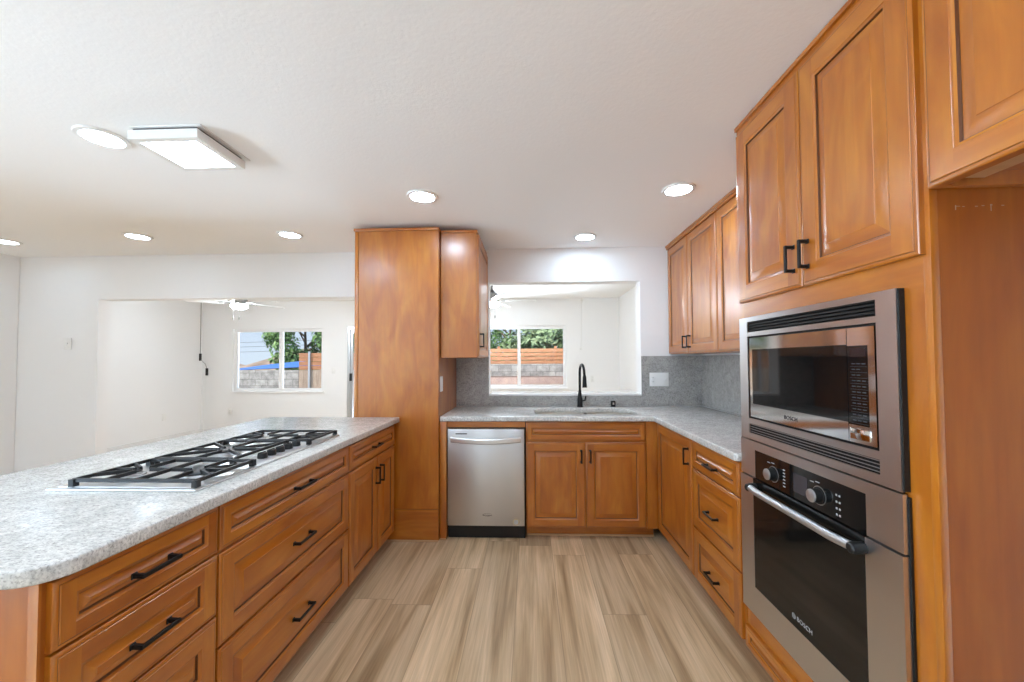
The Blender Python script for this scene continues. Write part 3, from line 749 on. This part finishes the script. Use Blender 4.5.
# ================================================================== MICROWAVE
t = thing('microwave', 'built-in stainless steel microwave above the wall oven', 'microwave', (1.15, 1.405, 1.0))
Y0, Y1, Z0, Z1 = 1.032, 1.780, 1.0035, 1.5195
U0, U1, V0, V1 = 1.092, 1.718, 1.092, 1.438        # opening for the unit
G0, G1 = 1.094, 1.716
mb = MB(); xa, xb = Xo, Xo+.004
mb.box(xa, xb, Y0, G0-.002, Z0, Z1); mb.box(xa, xb, G1+.002, Y1, Z0, Z1)
for (z0, z1) in ((Z0, 1.030), (1.070, V0), (V1, 1.455), (1.500, Z1)): mb.box(xa, xb, G0-.002, G1+.002, z0, z1)
build(mb, 'trim_frame', M['steel'], t, weld=False)
mb = MB(); mb.box(xb+.0002, Xt-.0015, Y0-.004, Y1-.002, Z0+.002, Z0+.0184); mb.box(xb+.0002, Xt-.0015, Y0-.004, Y1-.002, Z1-.0184, Z1-.0005)
mb.box(xb+.0002, Xt-.0015, Y0-.004, Y0+.02, Z0+.0185, Z1-.0185); mb.box(xb+.0002, Xt-.0015, Y1-.02, Y1-.002, Z0+.02, Z1-.02)
build(mb, 'trim_return', M['black_plastic'], t, weld=False)
mb = MB(); mb.box(Xt+.002, 1.40, 1.08, 1.73, 1.02, 1.505); mb.box(Xo+.012, Xt+.0018, 1.08, 1.73, 1.022, 1.503); build(mb, 'case', M['black_plastic'], t, weld=False)
for (z0, z1, nm) in ((1.455, 1.500, 'vent_grille'), (1.030, 1.070, 'vent_grille')):
    mb = MB(); k = 4
    for i in range(k):
        zz = z0+(z1-z0)*(i+.5)/k
        mb.face([(Xo+.001, G0, zz+.0035), (Xo+.001, G1, zz+.0035), (Xo+.010, G1, zz-.002), (Xo+.010, G0, zz-.002)])
        mb.face([(Xo+.001, G0, zz+.0035), (Xo+.001, G1, zz+.0035), (Xo+.001, G1, zz+.0015), (Xo+.001, G0, zz+.0015)])
    build(mb, nm, M['black_plastic'] if z0 > 1.2 else M['alu'], t, weld=False)
SPL = 1.194
mb = MB(); xa = Xo+.002
for b in ((SPL+.001, 1.708, 1.100, 1.155), (SPL+.001, 1.708, 1.382, 1.430), (1.690, 1.708, 1.155, 1.382)): mb.box(xa, xa+.009, *b)
dr = build(mb, 'door', M['mirror_steel'], t, weld=False)
mb = MB(); mb.box(xa+.0006, xa+.008, SPL+.001, 1.690, 1.155, 1.382); build(mb, 'door_glass', M['black_glass'], dr)
mb = MB()
for b in ((1.100, SPL-.001, 1.100, 1.150), (1.100, SPL-.001, 1.378, 1.430), (1.100, 1.122, 1.150, 1.378)): mb.box(xa, xa+.009, *b)
cpn = build(mb, 'control_panel', M['mirror_steel'], t, weld=False)
mb = MB(); mb.box(xa+.0006, xa+.008, 1.122, SPL-.001, 1.150, 1.378); build(mb, 'keypad', M['black_glass'], cpn)
mb = MB(); mb.box(xa-.0004, xa+.0005, 1.128, 1.182, 1.346, 1.370); build(mb, 'clock_display', M['red_display'], cpn)
mb = MB(); ys_ = (1.172, 1.155, 1.137)
for r_ in range(11):
    z = 1.326-r_*.0162
    for y in ys_:
        if r_ in (1, 2) and y == ys_[2]: continue
        mb.box(xa-.0001, xa+.0005, y-.006, y+.006, z-.0012, z+.0012)
    mb.box(xa-.0001, xa+.0005, 1.126, 1.184, z-.0085, z-.0079)
build(mb, 'key_lettering', M['dim_print'], cpn, weld=False)
mb = MB(); mb.box(xa-.003, xa-.0002, 1.120, 1.186, 1.110, 1.140); build(mb, 'open_button', M['mirror_steel'], cpn, bevel=.0012)
text_mesh('BOSCH', .020, 'brand_lettering', M['display'], dr, (xa-.0004, 1.452, 1.127), (0, -1, 0), (0, 0, 1), spacing=1.15)

# ================================================================== WALL OVEN
t = thing('wall_oven', 'stainless steel single wall oven with two knobs and a bar handle', 'oven', (1.15, 1.405, .28))
Y0, Y1 = 1.030, 1.786
mb = MB(); mb.box(Xt+.004, 1.5, 1.05, 1.76, .292, .985); mb.box(Xo+.012, Xt-.0015, 1.026, 1.782, .282, .992); mb.box(Xt-.0014, Xt+.0038, 1.05, 1.76, .292, .985); build(mb, 'case', M['black_plastic'], t, weld=False)
mb = MB(); xa, xb = Xo, Xo+.0115
for b in ((Y0, 1.140, .850, .9985), (1.680, Y1, .850, .9985), (1.140, 1.680, .964, .9985)): mb.box(xa, xb, *b)
fc = build(mb, 'fascia', M['steel'], t, weld=False)
mb = MB(); mb.box(xa+.0006, xb, 1.140, 1.680, .850, .964); cpn = build(mb, 'control_panel', M['black_glass'], t)
mb = MB(); mb.box(xa-.0003, xa+.0005, 1.372, 1.443, .873, .938); build(mb, 'display', M['display'], cpn)
for y in (1.556, 1.318):
    mb = MB(); mb.lathe((xa, y, .899), [(.027, 0), (.027, .003), (.0225, .004), (.0215, .024)], 28, axis='-X')
    kb = build(mb, 'knob', M['black_plastic'], t, smooth=True)
    mb = MB(); mb.lathe((xa-.0242, y, .899), [(.021, 0), (.0205, .004), (.018, .0055)], 28, axis='-X'); build(mb, 'knob_cap', M['alu'], kb, smooth=True)
    mb = MB(); mb.lathe((xa-.0002, y, .899), [(.0305, 0), (.0305, .0006), (.0285, .0006), (.0285, 0)], 32, axis='-X'); build(mb, 'knob_ring', M['alu'], kb, smooth=True)
keys = [(1.494, z, .006, .002) for z in (.932, .920, .908, .896, .884, .872)]
keys += [(y, z, .009, .0015) for (y, z) in ((1.585, .937), (1.56, .94), (1.35, .935), (1.325, .94), (1.356, .905), (1.36, .89))]
keys += [(1.246-k, z, .003, .003) for z in (.925, .905, .885, .866) for k in (0, .012)]
for (y, z, hy, hz) in keys:
    mb = MB(); mb.box(xa-.0001, xa+.0005, y-hy, y+hy, z-hz, z+hz); build(mb, 'key', M['grey_print'], cpn)
# door
mb = MB()
for b in ((Y0, 1.142, .2785, .8445), (1.692, Y1, .2785, .8445), (1.142, 1.692, .2785, .396)): mb.box(xa-.004, xb, *b)
dr = build(mb, 'door', M['steel'], t, weld=False)
mb = MB(); mb.box(xa-.003, xb, 1.142, 1.692, .396, .8445); build(mb, 'door_glass', M['oven_glass'], dr)
mb = MB(); n_ = 16; pts = []
for i in range(n_+1):
    s_ = i/n_; bow = 1-(2*s_-1)**2
    pts.append((xa-.028-.010*min(1, bow*2.5), 1.156+(1.672-1.156)*s_, .812))
mb.tube(pts, .0135, 14); hd = build(mb, 'handle', M['alu'], t, smooth=True)
for y in (1.148, 1.672):
    mb = MB(); mb.lathe((xa-.004, y, .812), [(.017, 0), (.017, .024), (.015, .036), (.010, .040)], 18, axis='-X'); build(mb, 'end_cap', M['black_plastic'], hd, smooth=True)
text_mesh('BOSCH', .022, 'brand_lettering', M['grey_print'], dr, (xa-.0034, 1.398, .432), (0, -1, 0), (0, 0, 1), spacing=1.1)
mb = MB(); c_ = (xa-.0032, 1.452, .432)
mb.lathe(c_, [(.010, 0), (.010, .0004), (.0085, .0004), (.0085, 0)], 22, axis='-X')
mb.box(xa-.0037, xa-.0032, 1.4555, 1.457, .426, .438); mb.box(xa-.0037, xa-.0032, 1.447, 1.4485, .426, .438); mb.box(xa-.0037, xa-.0032, 1.4485, 1.4555, .4313, .4327)
build(mb, 'emblem', M['grey_print'], dr, weld=False)

# ================================================================== COOKTOP
CX0, CX1, CY0, CY1 = -1.585, -1.078, 1.235, 2.195
t = thing('gas_cooktop', 'five burner stainless gas cooktop with black cast iron grates on the peninsula', 'cooktop', (-1.33, 1.715, CT))
dz = CT+.001
mb = MB(); mb.box(CX0, CX1, CY0, CY1, dz, dz+.007); build(mb, 'deck', M['steel_deck'], t, bevel=.003)
mb = MB()
for (a, b, c, d_) in ((CX0+.02, CX1-.02, CY0+.02, 1.535), (CX0+.02, -1.195, 1.54, 1.895), (CX0+.02, CX1-.02, 1.90, CY1-.02)):
    mb.box(a, b, c, d_, dz+.0072, dz+.0085)
build(mb, 'burner_tray', M['steel_deck'], t, weld=False)
burners = [(-1.46, 1.385, .040), (-1.20, 1.385, .050), (-1.385, 1.717, .062), (-1.46, 2.045, .040), (-1.20, 2.045, .046)]
for (x, y, r_) in burners:
    mb = MB(); mb.lathe((x, y, dz+.0087), [(r_*1.25, 0), (r_*1.2, .004), (r_, .005), (r_*.95, .010), (r_*.8, .012)], 28); bo = build(mb, 'burner', M['burner_alu'], t, smooth=True)
    mb = MB(); mb.lathe((x, y, dz+.0209), [(r_*.9, 0), (r_*.92, .003), (r_*.8, .006), (r_*.3, .007)], 28); build(mb, 'burner_cap', M['iron'], bo, smooth=True)
def grate(x0, x1, y0, y1, centers):
    """cast frame, feet, and fingers pointing at every burner"""
    zt = CT+.036; mb = MB(); bw = .006
    def bar(p, q, zz0=None, h_=.011, w_=bw):
        p, q = Vector((*p, 0)), Vector((*q, 0)); d = (q-p).normalized(); nrm = Vector((-d.y, d.x, 0))*w_
        lo, hi = zt-h_, zt
        c = [p-nrm, p+nrm, q+nrm, q-nrm]; c2 = [p-nrm*.75, p+nrm*.75, q+nrm*.75, q-nrm*.75]
        b_ = [(v.x, v.y, lo) for v in c]; t_ = [(v.x, v.y, hi) for v in c2]
        mb.face(b_[::-1]); mb.face(t_)
        for k in range(4): mb.face([b_[k], b_[(k+1) % 4], t_[(k+1) % 4], t_[k]])
    for (p, q) in (((x0, y0), (x1, y0)), ((x0, y1), (x1, y1)), ((x0, y0), (x0, y1)), ((x1, y0), (x1, y1))): bar(p, q)
    for x in (x0, x1):
        for y in (y0, y1):
            mb.box(x-.009, x+.009, y-.009, y+.009, dz+.0088, zt-.002)
    for (cx, cy_, gap, fx_) in centers:
        for (ex, ey) in fx_:
            v = Vector((cx-ex, cy_-ey, 0)); L_ = v.length; v.normalize()
            bar((ex, ey), (ex+v.x*(L_-gap), ey+v.y*(L_-gap)), h_=.012, w_=.005)
    if len(centers) > 1:
        xm_ = (x0+x1)/2; bar((xm_, y0), (xm_, y1))
    return mb
def pair(ya, yb):
    x0, x1 = CX0+.07, CX1-.018; xm_ = (x0+x1)/2; ym_ = (ya+yb)/2; out = []
    for (a, b) in ((x0, xm_), (xm_, x1)):
        c = (a+b)/2
        out.append((c, ym_, .028, [(a, ym_), (b, ym_), (c, ya), (c, yb), (a, ya+.06) if a == x0 else (b, ya+.06), (a, yb-.06) if a == x0 else (b, yb-.06)]))
    return x0, x1, ya, yb, out
mb = grate(*pair(1.258, 1.520)); build(mb, 'grate', M['iron'], t, bevel=.0015, seg=1, weld=False)
a, b, c, d_ = CX0+.07, -1.195, 1.545, 1.890; cc = ((a+b)/2, (c+d_)/2)
mb = grate(a, b, c, d_, [(cc[0], cc[1], .035, [(a, cc[1]), (b, cc[1]), (cc[0], c), (cc[0], d_), (a, c+.05), (a, d_-.05), (b, c+.05), (b, d_-.05)])]); build(mb, 'grate', M['iron'], t, bevel=.0015, seg=1, weld=False)
mb = grate(*pair(1.915, 2.172)); build(mb, 'grate', M['iron'], t, bevel=.0015, seg=1, weld=False)
for y in (1.613, 1.671, 1.731, 1.790, 1.852):
    mb = MB(); mb.lathe((-1.135, y+.02, dz+.0072), [(.024, 0), (.024, .003), (.0205, .004)], 24); kb = build(mb, 'knob', M['steel_deck'], t, smooth=True)
    mb = MB(); mb.lathe((-1.135, y+.02, dz+.0114), [(.0185, 0), (.0195, .003), (.0175, .022), (.014, .0235)], 24); mb.box(-1.138, -1.132, y+.003, y+.037, dz+.0345, dz+.038); build(mb, 'knob_grip', M['black_plastic'], kb, smooth=True, weld=False)

# ================================================================== CEILING LIGHTS
def downlight(x, y, label, r_=.098, lens='lamp'):
    t = thing('recessed_downlight', label, 'ceiling light', (x, y, Zc), 'recessed ceiling downlights')
    mb = MB(); mb.lathe((x, y, Zc-.0005), [(r_*.74, -.004), (r_*.80, -.010), (r_*.97, -.008), (r_, -.002), (r_, 0)], 36); build(mb, 'trim_ring', M['white_plastic'], t, smooth=True)
    mb = MB(); mb.lathe((x, y, Zc-.0005), [(r_*.739, -.005), (r_*.735, -.0085), (.001, -.0095)], 36); build(mb, 'lens', M[lens], t, smooth=True)
    return t
d_dim = downlight(-1.985, 1.730, 'recessed round ceiling light touching the edge of the square panel light', lens='lamp_dim')
d_full = downlight(-.679, 2.45, 'recessed round ceiling light over the aisle, before the pantry')
def dl(src, x, y, label):
    o = copy_tree(src); o.location = (x, y, Zc); o['label'] = label
dl(d_dim, -3.249, 3.115, 'recessed round ceiling light above the wall switch in the dining area')
dl(d_dim, -1.973, 3.139, 'recessed round ceiling light above the dining wall opening, beside the pantry top')
dl(d_dim, -4.507, 3.184, 'recessed round ceiling light cut by the picture edge, near the dining corner')
dl(d_full, .919, 2.426, 'recessed round ceiling light in front of the upper cabinets by the aisle')
dl(d_full, .472, 3.327, 'recessed round ceiling light directly above the sink')
for (x, y) in ((.25, .30), (.55, -.25), (-.68, .7), (-.68, -.6)): dl(d_full, x, y, 'added recessed fill light outside the picture, behind the camera')  # unseen downlights added to brighten the kitchen
for (x, y) in ((-2.0, .2), (-3.3, .2), (-1.6, -1.4), (-3.3, -1.4)): dl(d_dim, x, y, 'added recessed fill light outside the picture, behind the camera')  # unseen dimmer downlights added as fill on the dining side
# square surface panel
t = thing('square_panel_light', 'square white surface-mounted panel light hanging just under the ceiling', 'ceiling light', (-1.625, 1.80, Zc))
x0, x1, y0, y1 = -1.782, -1.462, 1.652, 1.945
mb = MB(); mb.box(x0+.005, x1+.012, y0+.002, y1+.02, Zc-.006, Zc-.0005); build(mb, 'mounting_plate', M['white_plastic'], t)
mb = MB(); mb.box(x0+.012, x1-.012, y0+.012, y1-.012, Zc-.0185, Zc-.0062); build(mb, 'shaded_neck', M['display'], t)  # dark colour stands for the shadow in the gap above the housing
f = .03; mb = MB(); z0, z1 = Zc-.060, Zc-.019
for b in ((x0, x1, y0, y0+f), (x0, x1, y1-f, y1), (x0, x0+f, y0+f, y1-f), (x1-f, x1, y0+f, y1-f)): mb.box(*b, z0, z1)
mb.box(x0+f, x1-f, y0+f, y1-f, z1-.004, z1); build(mb, 'housing', M['white_plastic'], t, weld=False)
mb = MB(); mb.box(x0+f, x1-f, y0+f, y1-f, z0+.002, z0+.006); build(mb, 'diffuser', M['panel_lamp'], t)

# ================================================================== CEILING FANS
def fan(x, y, label):
    t = thing('ceiling_fan', label, 'ceiling fan', (x, y, FZ), 'white five blade ceiling fans')
    mb = MB(); mb.lathe((x, y, FZ-.0005), [(.07, 0), (.07, -.03), (.03, -.06), (.018, -.065), (.018, -.13), (.05, -.17), (.090, -.20), (.100, -.235), (.100, -.318)], 30); build(mb, 'motor_housing', M['fan_metal'], t, smooth=True)
    mb = MB(); mb.lathe((x, y, FZ-.3185), [(.090, 0), (.104, -.012), (.100, -.038), (.07, -.060), (.001, -.068)], 30); build(mb, 'light_dome', M['fan_lamp'], t, smooth=True)
    for k in range(5):
        a = math.radians(-10+72*k); d = Vector((math.cos(a), math.sin(a), 0)); n_ = Vector((-d.y, d.x, 0))
        mb = MB(); z = FZ-.290; c = Vector((x, y, z))
        prof = [(.19, .046), (.26, .058), (.53, .066), (.595, .058), (.62, .03)]
        tp, bt_ = [], []
        for (rr_, ww) in prof:
            for s_, lst in ((1, tp), (-1, bt_)): lst.append(c + d*rr_ + n_*ww*s_ + Vector((0, 0, .012*s_)))
        loop = tp + bt_[::-1]
        lo = [p-Vector((0, 0, .007)) for p in loop]
        mb.face(loop); mb.face(lo[::-1])
        for i in range(len(loop)): mb.face([loop[i], loop[(i+1) % len(loop)], lo[(i+1) % len(loop)], lo[i]])
        bl = build(mb, 'blade', M['fan_blade'], t)
        mb = MB(); q = [c+d*.12+n_*.018, c+d*.24+n_*.03, c+d*.24-n_*.03, c+d*.12-n_*.018]; zz = Vector((0, 0, -.014))
        q2 = [p+zz for p in q]; q = [p+zz*.6 for p in q]; mb.face(q); mb.face(q2[::-1])
        for i in range(4): mb.face([q[i], q[(i+1) % 4], q2[(i+1) % 4], q2[i]])
        build(mb, 'blade_arm', M['fan_metal'], bl)
    for dx in (-.05, .04):
        mb = MB(); mb.tube([(x+dx, y-.05, FZ-.33), (x+dx, y-.05, FZ-.50)], .0012, 6); ch = build(mb, 'pull_chain', M['grey_cord'], t)
        mb = MB(); mb.tube([(x+dx, y-.05, FZ-.50), (x+dx, y-.05, FZ-.515), (x+dx, y-.05, FZ-.545)], [.003, .008, .006], 8); build(mb, 'chain_fob', M['fan_metal'], ch, smooth=True)
    return t
f0 = fan(-4.13, 5.42, 'white ceiling fan with lit dome seen through the wide dining opening')
f1 = copy_tree(f0); f1.location = (-.535, 5.5, FZ); f1.rotation_euler.z = math.radians(10); f1['label'] = 'white ceiling fan half hidden behind the wall cabinet, through the pass-through'

# ================================================================== SMALL WALL FITTINGS
def plate_y(name, label, cat, x0, x1, z0, z1, y, rockers, mat='white_plastic'):
    t = thing(name, label, cat, ((x0+x1)/2, y, (z0+z1)/2))
    mb = MB(); mb.box(x0, x1, y-.006, y-.0005, z0, z1); build(mb, 'cover_plate', M[mat], t, bevel=.002)
    n_ = len(rockers)
    for i, k in enumerate(rockers):
        cx = x0+(x1-x0)*(i+.5)/n_; zc_ = (z0+z1)/2
        mb = MB()
        if k == 's': mb.box(cx-.005, cx+.005, y-.012, y-.0062, zc_-.004, zc_+.012); build(mb, 'toggle', M[mat], t, bevel=.001)
        else:
            mb.box(cx-.016, cx+.016, y-.008, y-.0062, zc_-.033, zc_+.033); so = build(mb, 'socket', M[mat], t, bevel=.001)
            mb = MB()
            for dz_ in (-.018, .018):
                for dx in (-.006, .006): mb.box(cx+dx-.001, cx+dx+.001, y-.0084, y-.0081, zc_+dz_-.004, zc_+dz_+.004)
            build(mb, 'slot', M['display'], so, weld=False)
plate_y('wall_outlet_plate', 'white three-gang switch and outlet plate on the stone backsplash', 'outlet plate', 1.090, 1.262, 1.100, 1.225, Dw-.012, 'oss')
plate_y('light_switch', 'white light switch on the dining wall by the opening', 'light switch', -4.575, -4.50, 1.470, 1.585, DWL, 's')
plate_y('light_switch', 'white wall switch on the far wall between window and patio door', 'light switch', -3.70, -3.63, 1.12, 1.235, FY, 's')
plate_y('wall_outlet', 'white outlet low on the far wall under the window', 'outlet', -5.68, -5.61, .36, .475, FY, 'o')
plate_y('wall_outlet', 'white outlet low on the far wall seen through the pass-through', 'outlet', 1.10, 1.17, .95, 1.065, FY, 'o')
t = thing('wall_outlet', 'white outlet low on the plain family room side wall', 'outlet', (FL, 6.45, .42))
mb = MB(); mb.box(FL+.0005, FL+.006, 6.41, 6.485, .36, .475); build(mb, 'cover_plate', M['white_plastic'], t, bevel=.002)
mb = MB(); mb.box(FL+.0062, FL+.008, 6.43, 6.465, .385, .45); build(mb, 'socket', M['white_plastic'], t, bevel=.001)
t = thing('light_switch', 'white light switch on the side of the wooden pantry block', 'light switch', (BR, 3.03, 1.165))
mb = MB(); mb.box(BR+.0005, BR+.006, 2.985, 3.06, 1.105, 1.222); build(mb, 'cover_plate', M['white_plastic'], t, bevel=.002)
mb = MB(); mb.box(BR+.0062, BR+.010, 3.008, 3.037, 1.13, 1.197); build(mb, 'rocker', M['white_plastic'], t, bevel=.001)
# loose cable with two dark connectors hanging in front of the far corner
cxx, cyy = -6.165, 7.12
t = thing('hanging_cable', 'grey cable with two dark connectors hanging from the far room corner', 'cable', (cxx, cyy, FZ))
mb = MB(); pts = [(cxx, cyy, FZ-.001), (cxx, cyy, 1.49), (cxx+.01, cyy, 1.39), (cxx+.10, cyy, 1.31), (cxx+.13, cyy, 1.23)]
mb.tube(pts, .006, 8); build(mb, 'cord', M['grey_cord'], t, smooth=True)
mb = MB(); mb.tube([(cxx+.14, cyy+.01, 1.09), (cxx+.06, cyy+.03, 1.0), (cxx+.04, cyy+.05, .02)], .004, 6); build(mb, 'thin_cord', M['white_plastic'], t, smooth=True)
mb = MB(); mb.box(cxx-.014, cxx+.018, cyy-.015, cyy+.015, 1.37, 1.505); build(mb, 'connector', M['black_plastic'], t, bevel=.004)
mb = MB(); mb.box(cxx+.115, cxx+.15, cyy-.015, cyy+.015, 1.095, 1.23); build(mb, 'connector', M['black_plastic'], t, bevel=.004)
t = thing('surface_conduit', 'thin white surface conduit running down the far wall behind the faucet', 'conduit', (.93, FY, 2.0))
mb = MB(); mb.tube([(.955, FY-.008, FZ-.03), (.93, FY-.008, 1.56)], .006, 8); build(mb, 'tube', M['white_plastic'], t, smooth=True)
for z in (FZ-.03, 1.56):
    mb = MB(); mb.lathe((.955 if z > 2 else .93, FY-.001, z), [(.028, 0), (.028, .012), (.02, .016)], 16, axis='-Y'); build(mb, 'end_box', M['white_plastic'], t, smooth=True)

# ================================================================== OUTDOORS BEYOND THE FAMILY ROOM
mb = MB(); mb.box(-40, 40, 7.36, 90, -.25, -.13); struct(mb, 'ground_yard', M['yard'])
mb = MB(); mb.box(-30, 30, -40, -3.21, -.25, -.13); mb.box(-30, -6.6, 3.7, 7.35, -.25, -.13); mb.box(-30, -5.21, -3.2, 3.69, -.25, -.13); struct(mb, 'ground', M['patio'], weld=False)
mb = MB(); mb.box(-22, -7.22, 12.0, 12.2, -.13, 1.08); tag(build(mb, 'garden_block_wall', M['block']), 'low grey concrete block wall outside the dining-side window', 'wall')
mb = MB(); mb.box(-2.9, 6, 12.4, 12.6, -.13, 1.24); tag(build(mb, 'garden_block_wall', M['block']), 'grey block wall under the slatted fence outside the pass-through window', 'wall')
mb = MB(); mb.box(-2.9, 6, 11.4, 12.39, -.13, .86); tag(build(mb, 'planting_bed', M['soil']), 'bare brown raised planting bed below the slatted fence', 'planting bed')
# slatted fence on that wall
t = thing('slatted_fence', 'orange-brown horizontal board fence on top of the block wall', 'fence', (1.5, 12.5, 1.24))
mb = MB()
for k in range(4): mb.box(-2.9, 6, 12.44, 12.465, 1.245+k*.125, 1.245+k*.125+.105)
build(mb, 'boards', M['fence'], t, weld=False)
for x in (-2.8, -1.0, .8, 2.6, 4.4):
    mb = MB(); mb.box(x-.04, x+.04, 12.466, 12.54, 1.242, 1.80); build(mb, 'post', M['fence'], t)
# taller wooden fence panel beyond the dining-side window
t = thing('tall_board_fence', 'brown wooden fence panel with a pale post next to the block wall', 'fence', (-5, 11.6, -.13))
mb = MB()
for k in range(4): mb.box(-7.15, -3.2, 11.9, 11.925, 1.10+k*.13, 1.10+k*.13+.12)
build(mb, 'upper_boards', M['fence'], t, weld=False)
mb = MB()
for k in range(26): mb.box(-7.15+k*.15, -7.15+k*.15+.145, 11.9, 11.925, -.13, 1.085)
build(mb, 'lower_boards', M['fence_dull'], t, weld=False)
for x in (-6.8, -4.9):
    mb = MB(); mb.box(x-.03, x+.03, 11.84, 11.895, -.13, 1.66); build(mb, 'post', M['alu'], t)
# blue canopy over the wall
t = thing('blue_canopy', 'blue tarp canopy roof showing above the block wall', 'canopy', (-9.6, 14.4, -.13))
mb = MB()
r1 = [(-11.0, 13.6, 1.04), (-8.1, 13.6, 1.16), (-8.1, 15.2, 1.16), (-11.0, 15.2, 1.04)]; ap = [(-9.9, 14.4, 1.24), (-8.5, 14.4, 1.38)]
mb.face([r1[0], r1[1], ap[1], ap[0]]); mb.face([r1[2], r1[3], ap[0], ap[1]]); mb.face([r1[1], r1[2], ap[1]]); mb.face([r1[3], r1[0], ap[0]]); mb.face(r1[::-1])
build(mb, 'roof', M['tarp'], t)
for (x, y) in ((-10.9, 13.7), (-8.2, 13.7), (-8.2, 15.1), (-10.9, 15.1)):
    mb = MB(); mb.tube([(x, y, -.13), (x, y, 1.04)], .03, 8); build(mb, 'leg', M['alu'], t)
# dry hill
mb = MB(); rng = random.Random(3); nx, ny = 60, 8; grid = []
for j in range(ny):
    row = []
    for i in range(nx):
        x = -60+i*1.6; y = 34+j*2.2; hgt = (1-abs(j-4)/4.5)*(1.75+.7*math.sin(i*.35)+.5*math.sin(i*.9+1)+rng.uniform(-.4, .4)); row.append((x, y, -.2+max(hgt, 0)))
    grid.append(row)
for j in range(ny-1):
    for i in range(nx-1): mb.face([grid[j][i], grid[j][i+1], grid[j+1][i+1], grid[j+1][i]])
struct(mb, 'hill', M['hill'])
# trees
def tree(x, y, zb, zt_, rad, n_, mat, label, seed, name='leafy_tree', ls=.11, cat='tree'):
    rg = random.Random(seed); t = thing(name, label, cat, (x, y, zb))
    mb = MB(); mb.tube([(x, y, zb), (x+.05, y, zb+(zt_-zb)*.35), (x-.03, y+.04, zb+(zt_-zb)*.7)], [.11, .08, .04], 8)
    for k in range(5):
        a = k*1.26; mb.tube([(x, y, zb+(zt_-zb)*(.4+.06*k)), (x+rad*.6*math.cos(a), y+rad*.6*math.sin(a), zb+(zt_-zb)*(.6+.06*k))], [.045, .015], 6)
    build(mb, 'trunk', M['bark'], t, smooth=True, weld=False)
    mb = MB(); zc_ = zb+(zt_-zb)*.62; hz = (zt_-zb)*.40
    cl = []
    for _ in range(26):
        a, u = rg.uniform(0, 6.283), rg.uniform(-1, 1); q = math.sqrt(1-u*u)*rg.uniform(.55, .95)
        cl.append(Vector((x+rad*q*math.cos(a), y+rad*q*math.sin(a), zc_+hz*u*.9)))
    for _ in range(n_):
        c = rg.choice(cl); rr_ = rad*.34
        v = Vector((rg.gauss(0, 1), rg.gauss(0, 1), rg.gauss(0, .8))).normalized()*rr_*rg.uniform(.6, 1.05)
        p = c+v; nn = (v.normalized()+Vector((rg.uniform(-.6, .6), rg.uniform(-.6, .6), rg.uniform(-.2, .8)))).normalized()
        a1 = nn.orthogonal().normalized(); b1 = nn.cross(a1); th_ = rg.uniform(0, 6.28); a2 = a1*math.cos(th_)+b1*math.sin(th_); b2 = nn.cross(a2); s_ = ls*rg.uniform(.6, 1.3)
        mb.face([p-a2*s_, p-b2*s_*.5+nn*s_*.1, p+a2*s_, p+b2*s_*.5+nn*s_*.1])
    build(mb, 'foliage', mat, t, weld=False)
tree(-10.3, 17.6, -.13, 4.4, 1.75, 6500, M['leaf'], 'bright green leafy tree rising over the block wall', 11)
tree(-7.0, 17.6, -.13, 4.2, 1.3, 3600, M['leaf'], 'green leafy tree behind the brown fence panel', 12)
tree(-3.0, 15.0, -.13, 3.2, 1.35, 2600, M['leaf'], 'green tree behind the slatted fence, near the window mullion', 13)
tree(.75, 14.6, -.13, 3.3, 1.6, 4600, M['leaf2'], 'grey-green bushy tree overhanging the slatted fence', 14)
tree(-1.0, 20.0, -.13, 4.6, 2.1, 3000, M['leaf'], 'darker tall tree behind the bushy one', 15)
for i, z in enumerate((2.20, 2.60, 2.95)):
    mb = MB(); pts = [(-40+k*4.0, 30, z+(k-5)*.10) for k in range(17)]; mb.tube(pts, .013, 5)
    tag(build(mb, 'power_line', M['wire'], loc=(-8, 30, 5)), ('lowest', 'middle', 'uppermost')[i]+' of the dark power lines crossing the sky', 'power line', 'power lines across the sky')
